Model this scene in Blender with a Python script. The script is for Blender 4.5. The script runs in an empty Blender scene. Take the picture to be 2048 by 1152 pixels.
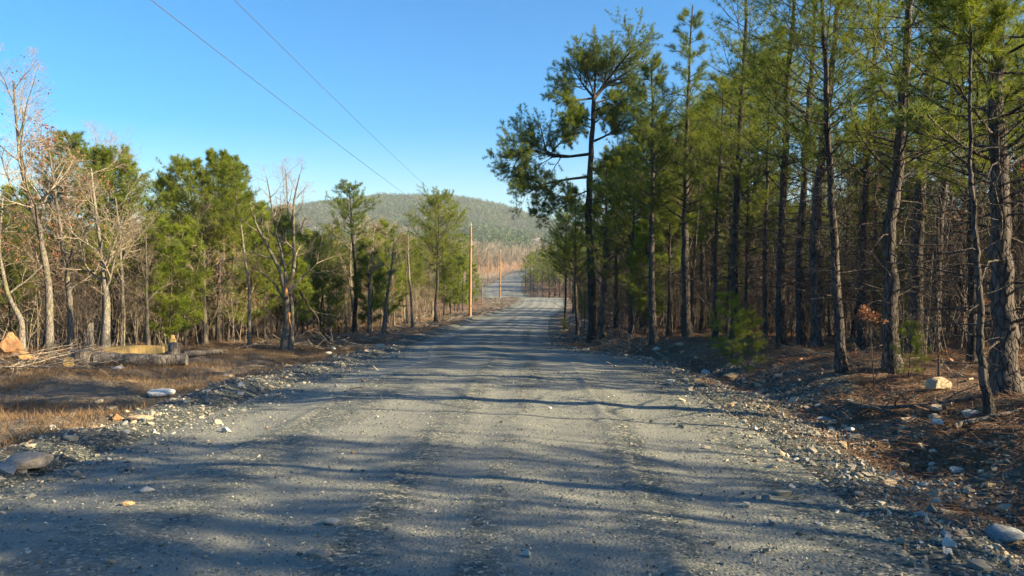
import bpy, math, random, re
import numpy as np
D = bpy.data; C = bpy.context.scene.collection
R_ = math.radians
rng = np.random.default_rng(7); random.seed(7)

# ---------------------------------------------------------------- camera, sky, sun, exposure
F = 1500.0; EYE = 1.6; HY = 545.0          # focal length and horizon row of the 2048 x 1152 frame
cam = D.cameras.new('camera'); camo = D.objects.new('camera', cam); C.objects.link(camo)
cam.sensor_width = 36; cam.lens = F / 2048 * 36; cam.clip_end = 6000; cam.clip_start = 0.1
camo.location = (0, 0, EYE); camo.rotation_euler = (R_(90) - math.atan((576 - HY) / F), 0, 0)
bpy.context.scene.camera = camo
SUN_EL, SUN_AZ = 24.0, 105.0               # azimuth clockwise from +Y (the viewing direction)
w = D.worlds.new('World'); bpy.context.scene.world = w; w.use_nodes = True
nt = w.node_tree; bg = nt.nodes['Background']
sky = nt.nodes.new('ShaderNodeTexSky'); sky.sky_type = 'NISHITA'; sky.sun_disc = False
sky.sun_elevation = R_(SUN_EL); sky.sun_rotation = R_(SUN_AZ); sky.air_density = 1.0; sky.dust_density = 1.2; sky.ozone_density = 3.2
hs = nt.nodes.new('ShaderNodeHueSaturation'); hs.inputs['Saturation'].default_value = 1.7; hs.inputs['Value'].default_value = 0.82
nt.links.new(sky.outputs[0], hs.inputs['Color']); nt.links.new(hs.outputs[0], bg.inputs[0]); bg.inputs[1].default_value = 0.08
sl = D.lights.new('sun', 'SUN'); sl.energy = 5.0; sl.angle = R_(0.5); sl.color = (1.0, 0.82, 0.52)
so = D.objects.new('sun', sl); C.objects.link(so)
so.rotation_euler = (R_(90 - SUN_EL), 0, R_(180 - SUN_AZ)); so.location = (30, -10, 30)
vs = bpy.context.scene.view_settings; vs.view_transform = 'Standard'; vs.look = 'None'; vs.exposure = 1.92; vs.gamma = 1.0
bpy.context.scene.cycles.max_bounces = 6; bpy.context.scene.cycles.transparent_max_bounces = 8

# ---------------------------------------------------------------- helpers
def hashn(ix, iy, s):
    h = (ix.astype(np.int64) * 374761393 + iy.astype(np.int64) * 668265263 + s * 974634777) & 0x7fffffff
    h = ((h ^ (h >> 13)) * 1274126177) & 0x7fffffff
    return ((h ^ (h >> 16)) & 0xffff) / 65535.0
def vnoise(x, y, s=0):
    x = np.asarray(x, float); y = np.asarray(y, float)
    ix = np.floor(x); iy = np.floor(y); fx = x - ix; fy = y - iy
    fx = fx * fx * (3 - 2 * fx); fy = fy * fy * (3 - 2 * fy)
    a = hashn(ix, iy, s); b = hashn(ix + 1, iy, s); c = hashn(ix, iy + 1, s); d = hashn(ix + 1, iy + 1, s)
    return (a * (1 - fx) + b * fx) * (1 - fy) + (c * (1 - fx) + d * fx) * fy - 0.5
def fbm(x, y, f, o=4, s=0):
    r = 0; a = 1.0
    for i in range(o):
        r = r + a * vnoise(x * f, y * f, s + i); f *= 2.03; a *= 0.5
    return r
def sstep(a, b, x):
    t = np.clip((x - a) / (b - a), 0, 1); return t * t * (3 - 2 * t)
def nrm(v): return v / np.maximum(np.linalg.norm(v, axis=-1, keepdims=True), 1e-9)

class MB:
    def __init__(s): s.V = []; s.Q = []; s.T = []; s.n = 0
    def add(s, V, Q=None, T=None):
        V = np.asarray(V, np.float32).reshape(-1, 3)
        if Q is not None: s.Q.append(np.asarray(Q, np.int64).reshape(-1, 4) + s.n)
        if T is not None: s.T.append(np.asarray(T, np.int64).reshape(-1, 3) + s.n)
        s.V.append(V); s.n += len(V)
    def mesh(s, name, mat, smooth=True):
        V = np.concatenate(s.V); Q = np.concatenate(s.Q) if s.Q else np.zeros((0, 4), int); T = np.concatenate(s.T) if s.T else np.zeros((0, 3), int)
        me = D.meshes.new(name); me.vertices.add(len(V)); me.vertices.foreach_set('co', V.ravel())
        li = np.concatenate([Q.ravel(), T.ravel()]).astype(np.int32); me.loops.add(len(li)); me.loops.foreach_set('vertex_index', li)
        ls = np.concatenate([np.arange(len(Q)) * 4, len(Q) * 4 + np.arange(len(T)) * 3]).astype(np.int32)
        me.polygons.add(len(ls)); me.polygons.foreach_set('loop_start', ls)
        try: me.polygons.foreach_set('loop_total', np.concatenate([np.full(len(Q), 4), np.full(len(T), 3)]).astype(np.int32))
        except Exception: pass
        me.polygons.foreach_set('use_smooth', np.full(len(ls), smooth))
        for m in (mat if isinstance(mat, (list, tuple)) else [mat]): me.materials.append(m)
        me.update(calc_edges=True); return me
def link(name, me, parent=None, **k):
    o = D.objects.new(name, me); C.objects.link(o)
    if parent: o.parent = parent
    for a, v in k.items():
        if v is not None: o[a] = v
    return o
def thing(name, label, cat, loc, parts, rz=0, sc=1, group=None, tilt=(0, 0)):
    o = D.objects.new(name, None); C.objects.link(o); o.empty_display_size = 0.1
    o.location = loc; o.rotation_euler = (tilt[0], tilt[1], rz); o.scale = (sc, sc, sc) if np.isscalar(sc) else sc
    o['label'] = label; o['category'] = cat
    if group: o['group'] = group
    for pn, me in parts: link(pn, me, o)
    return o

def tubes(mb, P, R, k):
    B, N, _ = P.shape
    if B == 0: return
    T = nrm(np.gradient(P, axis=1)); m = nrm(P[:, -1] - P[:, 0])
    ref = np.where(np.abs(m[:, 2:3]) > 0.8, np.array([[1.0, 0, 0]]), np.array([[0, 0, 1.0]]))[:, None, :]
    U = nrm(np.cross(T, ref)); W = np.cross(T, U)
    a = np.arange(k) * 2 * np.pi / k
    V = P[:, :, None, :] + R[:, :, None, None] * (U[:, :, None, :] * np.cos(a)[None, None, :, None] + W[:, :, None, :] * np.sin(a)[None, None, :, None])
    b = np.arange(B)[:, None, None] * (N * k); n = np.arange(N - 1)[None, :, None] * k; j = np.arange(k)[None, None, :]; j2 = (j + 1) % k
    q = np.stack([b + n + j, b + n + j2, b + n + k + j2, b + n + k + j], -1)
    mb.add(V, Q=q.reshape(-1, 4))
def samp(P, R, t):
    N = P.shape[1]; f = t * (N - 1); i = np.minimum(f.astype(int), N - 2); g = (f - i)[..., None]; b = np.arange(len(P))[:, None]
    return P[b, i] * (1 - g) + P[b, i + 1] * g, R[b, i] * (1 - g[..., 0]) + R[b, i + 1] * g[..., 0], nrm(P[b, i + 1] - P[b, i])
def walk(rg, S, Dr, L, N, up, wig, r0, tip):
    B = len(S); P = np.zeros((B, N, 3)); P[:, 0] = S; d = Dr.copy(); st = (L / (N - 1))[:, None]
    for i in range(1, N):
        P[:, i] = P[:, i - 1] + d * st
        d = nrm(d + wig * rg.normal(size=(B, 3)) + np.array([0, 0, up]))
    R = r0[:, None] * (1 - (1 - tip) * np.linspace(0, 1, N)[None, :] ** 0.9)
    return P, R
def grow(rg, P, R, n, t=(0.25, 1), ang=(35, 65), L=(0.4, 0.7), N=5, up=0.1, wig=0.15, rr=0.5, tip=0.25, absL=None, flat=0, rmin=0.0):
    B = len(P); tt = t[0] + (t[1] - t[0]) * (np.arange(n)[None, :] + rg.random((B, n))) / n
    S, r, T = samp(P, R, tt); az = rg.random((B, 1)) * 6.28 + np.arange(n)[None, :] * 2.4 + rg.normal(size=(B, n)) * 0.4
    ref = np.where(np.abs(T[..., 2:3]) > 0.85, np.array([1.0, 0, 0]), np.array([0, 0, 1.0]))
    U = nrm(np.cross(T, ref)); W = np.cross(T, U)
    a = np.radians(rg.uniform(*ang, (B, n)))[..., None]
    pr = U * np.cos(az)[..., None] + W * np.sin(az)[..., None]
    if flat: pr = nrm(pr * np.array([1, 1, 1 - flat]))
    Dr = nrm(T * np.cos(a) + pr * np.sin(a))
    pl = np.linalg.norm(np.diff(P, axis=1), axis=-1).sum(1)[:, None]
    LL = (pl * rg.uniform(*L, (B, n)) * (1.15 - 0.6 * tt)) if absL is None else absL(tt) * rg.uniform(0.7, 1.2, (B, n))
    return walk(rg, S.reshape(-1, 3), Dr.reshape(-1, 3), LL.ravel(), N, up, wig, np.maximum(np.minimum(r * rr, LL * 0.05 + 0.004), rmin).ravel(), tip)
def needles(mb, rg, S, A, m, ln, wd, spread=1.0):
    n = len(S); S = np.repeat(S, m, 0); A = np.repeat(A, m, 0)
    d = nrm(A * rg.uniform(0.15, 1.1, (n * m, 1)) + spread * nrm(rg.normal(size=(n * m, 3))) * 0.9)
    l = ln * rg.uniform(0.7, 1.15, (n * m, 1)); s = nrm(np.cross(d, rg.normal(size=(n * m, 3)))) * wd * 0.5
    V = np.stack([S + s, S - s, S + d * l], 1); mb.add(V, T=np.arange(n * m * 3).reshape(-1, 3))
def leaves(mb, rg, S, sz):
    n = len(S); a = nrm(rg.normal(size=(n, 3))); b = nrm(np.cross(a, rg.normal(size=(n, 3)))); l = sz * rg.uniform(0.6, 1.3, (n, 1)); c = nrm(np.cross(a, b))
    V = np.stack([S, S + a * l * 0.35 + b * l * 0.3, S + a * l + c * l * 0.2, S + a * l * 0.45 - b * l * 0.33], 1); mb.add(V, Q=np.arange(n * 4).reshape(-1, 4))

# ---------------------------------------------------------------- materials
def mat(name):
    m = D.materials.new(name); m.use_nodes = True; n = m.node_tree; p = n.nodes['Principled BSDF']; p.inputs['Specular IOR Level'].default_value = 0.25
    return m, n, p
def node(n, t, **k):
    x = n.nodes.new(t)
    for a, v in k.items():
        if a in x.inputs: x.inputs[a].default_value = v
        else: setattr(x, a, v)
    return x
def L_(n, a, b): n.links.new(a, b)
def ramp(n, fac, st):
    r = n.nodes.new('ShaderNodeValToRGB'); e = r.color_ramp.elements
    e[0].position = st[0][0]; e[0].color = (*st[0][1], 1); e[1].position = st[-1][0]; e[1].color = (*st[-1][1], 1)
    for p, c in st[1:-1]: q = e.new(p); q.color = (*c, 1)
    L_(n, fac, r.inputs[0]); return r.outputs[0]
def noise(n, co, scale, detail=5, rough=0.6, dist=0.0):
    x = node(n, 'ShaderNodeTexNoise', Scale=scale, Detail=detail, Roughness=rough, Distortion=dist); L_(n, co, x.inputs['Vector']); return x.outputs[0]
def mix(n, f, a, b, bt='MIX'):
    x = n.nodes.new('ShaderNodeMix'); x.data_type = 'RGBA'; x.blend_type = bt
    for i, v in ((0, f), (6, a), (7, b)):
        if hasattr(v, 'is_linked'): L_(n, v, x.inputs[i])
        else: x.inputs[i].default_value = v if i == 0 else (*v, 1)
    return x.outputs[2]
def bump(n, p, h, st, d):
    b = node(n, 'ShaderNodeBump', Strength=st, Distance=d); L_(n, h, b.inputs['Height']); L_(n, b.outputs[0], p.inputs['Normal']); return b
def coords(n, sc=(1, 1, 1), kind='Object'):
    tc = n.nodes.new('ShaderNodeTexCoord'); mp = n.nodes.new('ShaderNodeMapping'); mp.inputs['Scale'].default_value = sc
    L_(n, tc.outputs[kind], mp.inputs['Vector']); return mp.outputs[0]
def bark_mat(name, dark, light, sc=14, st=0.8, moss=None):
    m, n, p = mat(name); co = coords(n, (1, 1, 0.28)); 
    v = node(n, 'ShaderNodeTexVoronoi', Scale=sc, feature='DISTANCE_TO_EDGE'); 
    ns = noise(n, co, sc * 0.7, 6, 0.7, 0.4); 
    vm = n.nodes.new('ShaderNodeVectorMath'); vm.operation = 'MULTIPLY_ADD'; L_(n, co, vm.inputs[0]); vm.inputs[1].default_value = (1, 1, 1)
    nn = node(n, 'ShaderNodeTexNoise', Scale=6.0, Detail=3.0); L_(n, co, nn.inputs['Vector'])
    s2 = n.nodes.new('ShaderNodeVectorMath'); s2.operation = 'SCALE'; s2.inputs['Scale'].default_value = 0.12; L_(n, nn.outputs['Color'], s2.inputs[0]); L_(n, s2.outputs[0], vm.inputs[2]); L_(n, vm.outputs[0], v.inputs['Vector'])
    e = ramp(n, v.outputs['Distance'], [(0.0, (0.25,) * 3), (0.12, (1, 1, 1))])
    c = ramp(n, ns, [(0.3, dark), (0.7, light)]); c = mix(n, 0.75, c, e, 'MULTIPLY')
    if moss: f = ramp(n, noise(n, coords(n), 2.5, 4, 0.7), [(0.52, (0, 0, 0)), (0.66, (0.8,) * 3)]); c = mix(n, f, c, moss)
    oi = n.nodes.new('ShaderNodeObjectInfo'); hv = n.nodes.new('ShaderNodeHueSaturation'); mr = node(n, 'ShaderNodeMapRange'); mr.inputs[3].default_value = 0.75; mr.inputs[4].default_value = 1.3
    L_(n, oi.outputs['Random'], mr.inputs[0]); L_(n, mr.outputs[0], hv.inputs['Value']); L_(n, c, hv.inputs['Color'])
    L_(n, hv.outputs[0], p.inputs['Base Color']); p.inputs['Roughness'].default_value = 0.95
    ad = n.nodes.new('ShaderNodeMath'); ad.operation = 'ADD'; L_(n, e, ad.inputs[0]); L_(n, ns, ad.inputs[1]); bump(n, p, ad.outputs[0], st, 0.03); return m
def leaf_mat(name, cols, tr=0.35, var=(0.7, 1.25), tint=None, nscale=1.3):
    m, n, p = mat(name); co = coords(n); c = ramp(n, noise(n, co, nscale, 4, 0.7), [(0.3 + 0.4 * i / (len(cols) - 1), x) for i, x in enumerate(cols)])
    oi = n.nodes.new('ShaderNodeObjectInfo')
    if tint: c = mix(n, ramp(n, oi.outputs['Random'], [(0.2, (0, 0, 0)), (0.9, (1, 1, 1))]), c, tint)
    wn = n.nodes.new('ShaderNodeTexWhiteNoise'); L_(n, oi.outputs['Random'], wn.inputs[0]); wn.noise_dimensions = '1D'
    hv = n.nodes.new('ShaderNodeHueSaturation'); mr = node(n, 'ShaderNodeMapRange'); mr.inputs[3].default_value = var[0]; mr.inputs[4].default_value = var[1]
    L_(n, wn.outputs[0], mr.inputs[0]); L_(n, mr.outputs[0], hv.inputs['Value']); L_(n, c, hv.inputs['Color'])
    L_(n, hv.outputs[0], p.inputs['Base Color']); p.inputs['Roughness'].default_value = 0.55
    t = n.nodes.new('ShaderNodeBsdfTranslucent'); L_(n, hv.outputs[0], t.inputs[0]); ms = n.nodes.new('ShaderNodeMixShader'); ms.inputs[0].default_value = tr
    L_(n, p.outputs[0], ms.inputs[1]); L_(n, t.outputs[0], ms.inputs[2]); L_(n, ms.outputs[0], n.nodes['Material Output'].inputs[0]); return m

M_pbark = bark_mat('pine_bark', (0.035, 0.029, 0.027), (0.125, 0.105, 0.092), 16, 1.0)
M_obark = bark_mat('oak_bark', (0.10, 0.088, 0.074), (0.28, 0.245, 0.2), 22, 0.6, (0.16, 0.17, 0.05))
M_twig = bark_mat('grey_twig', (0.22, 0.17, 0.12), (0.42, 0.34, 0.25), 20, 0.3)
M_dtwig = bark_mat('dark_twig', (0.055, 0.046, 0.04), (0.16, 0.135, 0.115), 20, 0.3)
M_wood = bark_mat('weathered_wood', (0.09, 0.075, 0.06), (0.3, 0.25, 0.2), 12, 0.5)
M_need = leaf_mat('pine_needles', [(0.08, 0.12, 0.014), (0.155, 0.2, 0.02), (0.25, 0.285, 0.03)], 0.45, (0.7, 1.2), (0.19, 0.22, 0.022))
M_needd = leaf_mat('dark_pine_needles', [(0.06, 0.095, 0.016), (0.13, 0.17, 0.02), (0.215, 0.25, 0.03)], 0.45)
M_needy = leaf_mat('young_pine_needles', [(0.10, 0.145, 0.016), (0.17, 0.22, 0.022), (0.26, 0.29, 0.03)], 0.43)
M_brown = leaf_mat('dry_oak_leaves', [(0.14, 0.055, 0.03), (0.26, 0.12, 0.06), (0.36, 0.2, 0.11)], 0.3)
M_far = leaf_mat('far_needles', [(0.024, 0.045, 0.018), (0.045, 0.075, 0.022), (0.08, 0.11, 0.03)], 0.2, nscale=0.03)
M_farb = leaf_mat('far_bare_wood', [(0.17, 0.14, 0.105), (0.27, 0.23, 0.17)], 0.1, nscale=0.03)
M_grass = leaf_mat('dry_grass', [(0.10, 0.06, 0.035), (0.19, 0.125, 0.07), (0.31, 0.22, 0.125)], 0.3, nscale=0.8)
M_litter = leaf_mat('fallen_needles', [(0.09, 0.05, 0.03), (0.165, 0.095, 0.055), (0.26, 0.165, 0.095)], 0.1, nscale=1.5)

def rock_mat(name, cols, st=0.6):
    m, n, p = mat(name); co = coords(n); oi = n.nodes.new('ShaderNodeObjectInfo')
    c = ramp(n, oi.outputs['Random'], [(i / (len(cols) - 1), x) for i, x in enumerate(cols)])
    ns = noise(n, co, 4, 8, 0.7); c = mix(n, 1.0, c, ramp(n, ns, [(0.3, (0.55, 0.52, 0.5)), (0.7, (1.15, 1.15, 1.15))]), 'MULTIPLY')
    L_(n, c, p.inputs['Base Color']); p.inputs['Roughness'].default_value = 0.9; bump(n, p, ns, st, 0.05); return m
M_rtan = rock_mat('tan_sandstone', [(0.42, 0.3, 0.17), (0.5, 0.42, 0.3), (0.36, 0.3, 0.24), (0.5, 0.34, 0.16)])
M_rgrey = rock_mat('grey_stone', [(0.25, 0.27, 0.27), (0.36, 0.37, 0.36), (0.2, 0.23, 0.24)])
M_rwhite = rock_mat('pale_stone', [(0.6, 0.58, 0.53), (0.5, 0.52, 0.5)])
M_rorange = rock_mat('orange_stone', [(0.42, 0.23, 0.1), (0.36, 0.19, 0.1)])

def gravel_colour(n, co, sc=38.0):
    v = node(n, 'ShaderNodeTexVoronoi', Scale=sc); L_(n, co, v.inputs['Vector'])
    s = n.nodes.new('ShaderNodeSeparateColor'); L_(n, v.outputs['Color'], s.inputs[0])
    c = ramp(n, s.outputs[0], [(0.0, (0.04, 0.052, 0.05)), (0.5, (0.085, 0.1, 0.092)), (0.82, (0.16, 0.165, 0.14)), (0.95, (0.38, 0.33, 0.24)), (1.0, (0.5, 0.43, 0.3))])
    return c, v.outputs['Distance']
# road
m, n, p = mat('gravel_road'); co = coords(n); M_road = m
c, dist = gravel_colour(n, co, 42)
at = node(n, 'ShaderNodeAttribute', attribute_name='ruv'); mp = n.nodes.new('ShaderNodeMapping'); mp.inputs['Scale'].default_value = (1.0, 0.07, 1); L_(n, at.outputs['Vector'], mp.inputs['Vector'])
dn = noise(n, mp.outputs[0], 1.3, 6, 0.6, 0.3); tr = node(n, 'ShaderNodeAttribute', attribute_name='track_far_sun')
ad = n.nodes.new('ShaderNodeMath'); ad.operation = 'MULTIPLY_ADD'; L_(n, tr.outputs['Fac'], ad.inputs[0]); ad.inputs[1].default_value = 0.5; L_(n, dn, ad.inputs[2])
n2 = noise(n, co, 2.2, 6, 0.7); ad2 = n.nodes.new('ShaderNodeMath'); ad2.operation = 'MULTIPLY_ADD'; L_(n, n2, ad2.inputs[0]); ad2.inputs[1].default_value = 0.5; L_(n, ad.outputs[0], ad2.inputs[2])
dust_far_sun = ramp(n, ad2.outputs[0], [(0.7, (0, 0, 0)), (1.1, (0.9, 0.9, 0.9))])
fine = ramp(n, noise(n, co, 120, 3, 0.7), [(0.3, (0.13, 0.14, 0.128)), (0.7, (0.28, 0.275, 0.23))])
c = mix(n, dust_far_sun, c, fine); L_(n, c, p.inputs['Base Color']); p.inputs['Roughness'].default_value = 0.9
hh = n.nodes.new('ShaderNodeMath'); hh.operation = 'MULTIPLY_ADD'; L_(n, noise(n, co, 60, 4, 0.8), hh.inputs[0]); hh.inputs[1].default_value = 0.8; iv = n.nodes.new('ShaderNodeMath'); iv.operation = 'SUBTRACT'; iv.inputs[0].default_value = 1; L_(n, dist, iv.inputs[1]); L_(n, iv.outputs[0], hh.inputs[2])
bump(n, p, hh.outputs[0], 0.7, 0.011)
# ground
m, n, p = mat('ground_soil'); co = coords(n); M_ground = m
g, dist = gravel_colour(n, co, 34)
n1 = noise(n, co, 0.9, 8, 0.7); n3 = noise(n, co, 9, 8, 0.75)
soil = ramp(n, n3, [(0.3, (0.07, 0.042, 0.026)), (0.5, (0.17, 0.10, 0.06)), (0.7, (0.3, 0.2, 0.12))])
clay = ramp(n, n3, [(0.3, (0.11, 0.085, 0.06)), (0.55, (0.19, 0.152, 0.112)), (0.75, (0.32, 0.275, 0.21))])
ac = node(n, 'ShaderNodeAttribute', attribute_name='clear'); ag = node(n, 'ShaderNodeAttribute', attribute_name='gravel')
c = mix(n, ac.outputs['Fac'], soil, clay)
df = n.nodes.new('ShaderNodeMath'); df.operation = 'ADD'; L_(n, ag.outputs['Fac'], df.inputs[0]); L_(n, n1, df.inputs[1])
c = mix(n, ramp(n, df.outputs[0], [(0.9, (0, 0, 0)), (1.1, (1, 1, 1))]), c, g)
L_(n, c, p.inputs['Base Color']); p.inputs['Roughness'].default_value = 1.0
hh = n.nodes.new('ShaderNodeMath'); hh.operation = 'SUBTRACT'; L_(n, noise(n, co, 30, 8, 0.8), hh.inputs[0]); L_(n, dist, hh.inputs[1]); bump(n, p, hh.outputs[0], 1.0, 0.04)
# gravel bits
m, n, p = mat('gravel_stones'); M_grav = m
gi = n.nodes.new('ShaderNodeNewGeometry'); c = ramp(n, gi.outputs['Random Per Island'], [(0.0, (0.06, 0.065, 0.06)), (0.6, (0.15, 0.155, 0.14)), (0.85, (0.3, 0.28, 0.22)), (0.93, (0.4, 0.36, 0.28)), (1.0, (0.52, 0.48, 0.4))])
L_(n, c, p.inputs['Base Color']); p.inputs['Roughness'].default_value = 0.85
m, n, p = mat('rubble_stones'); M_rub = m
gi = n.nodes.new('ShaderNodeNewGeometry'); c = ramp(n, gi.outputs['Random Per Island'], [(0.0, (0.15, 0.15, 0.14)), (0.35, (0.26, 0.24, 0.2)), (0.6, (0.4, 0.33, 0.24)), (0.8, (0.5, 0.42, 0.3)), (0.9, (0.45, 0.28, 0.16)), (1.0, (0.6, 0.56, 0.48))])
c = mix(n, 1.0, c, ramp(n, noise(n, coords(n), 25, 5, .7), [(0.3, (.6, .58, .55)), (0.7, (1.1, 1.1, 1.1))]), 'MULTIPLY'); L_(n, c, p.inputs['Base Color']); p.inputs['Roughness'].default_value = 0.9
def plain(name, a, b, sc=8, rough=0.8, st=0.3, stretch=(1, 1, 1)):
    m, n, p = mat(name); ns = noise(n, coords(n, stretch), sc, 6, 0.7); L_(n, ramp(n, ns, [(0.3, a), (0.7, b)]), p.inputs['Base Color']); p.inputs['Roughness'].default_value = rough; bump(n, p, ns, st, 0.02); return m
M_pole = plain('treated_pole', (0.19, 0.105, 0.05), (0.4, 0.25, 0.13), 3, 0.8, 0.3, (6, 6, 0.5))
M_metal = plain('galvanised_metal', (0.35, 0.36, 0.37), (0.5, 0.5, 0.5), 10, 0.5, 0.1)
M_wire = plain('wire_metal', (0.07, 0.07, 0.07), (0.11, 0.11, 0.11), 10, 0.6, 0.0)
M_fresh = plain('fresh_split_wood', (0.5, 0.3, 0.09), (0.75, 0.52, 0.2), 5, 0.8, 0.4, (1, 6, 6))
M_torn = plain('torn_orange_wood', (0.42, 0.17, 0.05), (0.68, 0.36, 0.12), 5, 0.8, 0.4, (6, 6, 1))
M_cut = plain('grey_cut_wood', (0.07, 0.065, 0.06), (0.22, 0.2, 0.18), 18, 0.9, 0.5)

# ---------------------------------------------------------------- terrain
TY = np.array([-40, -6, 0, 4, 15, 22, 32, 42, 52, 65, 85, 100, 111, 120, 128, 140, 160, 190, 230, 330, 400, 480, 600, 700, 900, 1100, 1300, 2500.])
TB = np.array([.3, .05, 0, 0, -.42, -.82, -1.5, -1.88, -2.14, -2.43, -2.7, -2.68, -2.5, -2.35, -2.9, -3.16, -1.9, -1.1, -.6, 1.2, 6, 12, 22, 32, 62, 100, 96, 30])
EY = np.array([-40, 4, 8, 15, 20.5, 24, 32, 42, 52, 65, 100, 111, 120, 128, 140, 160, 230, 330, 400, 600, 700, 800, 2500.])
EL = np.array([-4.8, -4.2, -4.1, -4.05, -3.9, -4.1, -4.5, -4.3, -3.7, -2.9, 1.0, 1.6, 2.0, -.5, -5.2, -5.9, -3.2, 0.2, 19, 15, 17, 60, 60])
ER = np.array([2.2, 2.45, 2.85, 3.3, 3.6, 2.6, 1.9, 2.1, 2.65, 3.3, 7, 7.6, 8, 6.2, 2.4, 1.9, 3.1, 5.9, 26, 22, 24, 67, 67])
def sm(y, X, Y):   # smoothed table lookup
    y = np.asarray(y, float); s = np.clip(np.abs(y) * 0.035, 0.6, 12)
    return (np.interp(y - s, X, Y) + np.interp(y, X, Y) * 2 + np.interp(y + s, X, Y)) / 4
RX = np.array([-1500, -751, -531, -399, -300, -194, -110, -60, -18, 26, 129, 350, 1500.])
RZ = np.array([30, 40, 58, 82, 93, 108, 104, 96, 89, 76, 62, 45, 35.]) / 100.0
def base(x, y):
    b = sm(y, TY, TB); f = sstep(330, 700, y); k = np.interp(x / np.maximum(y, 300) * 1100, RX, RZ)
    return b * (1 - f) + b * k * f
def zt(x, y):
    x = np.asarray(x, float); y = np.asarray(y, float)
    b = base(x, y); l = sm(y, EY, EL); r = sm(y, EY, ER); dl = l - x; dr = x - r; far = sstep(60, 200, y)
    n1 = fbm(x, y, 0.25, 4, 3); n2 = fbm(x, y, 1.3, 4, 9)
    z = b - 0.14 * sstep(-0.15, 0.7, -np.maximum(dl, dr))
    left = 0.13 * np.exp(-((dl - .55) / .4) ** 2) * (0.6 + 1.6 * vnoise(y * .9, x * .3, 5)) - 0.12 * sstep(0.8, 2.5, dl) - 0.06 * np.clip(dl - 10.5, 0, 140) * (1 - 0.7 * far) * (1 - sstep(280, 420, y))
    left = left + .2 * sstep(2, 7, dl) * sstep(11, 18, y) * (1 - sstep(32, 45, y)) + 5.0 * sstep(5, 22, dl) * sstep(200, 330, y) * (1 - sstep(340, 460, y))
    right = -0.2 * np.exp(-((dr - 1.0) / .55) ** 2) * (1 - .65 * sstep(19, 30, y)) + (0.32 * sstep(1.2, 3.2, dr) + 0.012 * np.clip(dr - 3, 0, 60)) + 0.3*sstep(12,40,y)*(1-sstep(50,80,y))*sstep(0.8,3,dr)
    out = sstep(0, 1.2, np.maximum(dl, dr))
    z = z + np.where(dl > 0, left, 0) + np.where(dr > 0, right, 0) + out * (n1 * 0.24 + n2 * 0.15 + fbm(x, y, 4.5, 3, 14) * .05) + (1 - out) * n2 * 0.02
    return z + sstep(400, 900, y) * fbm(x, y, 0.006, 4, 20) * 14
def zroad(x, y):
    l = sm(y, EY, EL); r = sm(y, EY, ER); t = (x - l) / (r - l); e = np.minimum(x - l, r - x)
    z = sm(y, TY, TB) + 0.07 * (1 - (2 * t - 1) ** 2) - 0.02 - 0.22 * sstep(0.25, -0.6, e)
    return z + fbm(x, y * .35, .8, 3, 31) * .03
def surf(x, y): return np.maximum(zt(x, y), zroad(x, y))
def ray(px, py):       # the point of the ground seen at a pixel, used to set stones and logs down
    d = np.concatenate([np.arange(2.5, 60, .02), np.arange(60, 400, .2)]); x = (px - 1024) / F * d; z = EYE - (py - HY) / F * d
    s = surf(x, d); i = np.argmax(s >= z); return x[i], d[i], s[i]
def P_(px, d): x = (px - 1024) / F * d; return np.array([x, d, float(surf(x, d))])

def gsp(a, b, s0, s1):
    o = [a]
    while o[-1] < b: o.append(o[-1] + s0 + (s1 - s0) * ((o[-1] - a) / (b - a)))
    return o
xs = np.array(sorted(set([-v for v in gsp(7, 30, .1, .6)] + [-v for v in gsp(30.6, 1800, .8, 45)] + gsp(-7, 7, .075, .075)[1:-1] + gsp(7, 30, .1, .6) + gsp(30.6, 1800, .8, 45))))
ys = np.array(gsp(-40, 1.9, 1.5, .3) + gsp(2.3, 22, .07, .16) + gsp(22.2, 130, .2, 1.2) + gsp(131.5, 1700, 1.6, 22))
ys = np.unique(ys); X, Y = np.meshgrid(xs, ys); Z = zt(X, Y)
nx, ny = len(xs), len(ys); idx = np.arange(nx * ny).reshape(ny, nx)
mb = MB(); mb.add(np.stack([X, Y, Z], -1), Q=np.stack([idx[:-1, :-1], idx[:-1, 1:], idx[1:, 1:], idx[1:, :-1]], -1).reshape(-1, 4))
me = mb.mesh('ground', M_ground)
dl = sm(Y, EY, EL) - X; dr = X - sm(Y, EY, ER); dd = np.maximum(dl, dr)
edge_l = np.interp(Y, [-40, 17, 20, 24, 29, 43, 68, 100, 130, 200, 280, 340], [10, 10, 9.5, 7.6, 5.6, 3.4, 2.6, 4, 7, 15, 10, 5])   # clearing width beyond the left road edge
gr = 0.95 - np.where(dl > 0, sstep(-.1, .8, dl), sstep(.1, .9, dr) * (1 - .75 * np.exp(-((Y - 13.5) / 3.2) ** 2) * (1 - sstep(1.6, 2.6, dr)))) * 0.62 + (Y > 700) * -1
cl = np.clip(np.where(dl > 0, 1 - sstep(edge_l - 1, edge_l + 1.5, dl), (1 - sstep(3.0, 4.5, dr)) * 0.35), 0, 1)
for nm, a in (('gravel', gr), ('clear', cl)):
    at = me.attributes.new(nm, 'FLOAT', 'POINT'); at.data.foreach_set('value', a.ravel().astype(np.float32))
link('ground', me, kind='structure')

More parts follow.
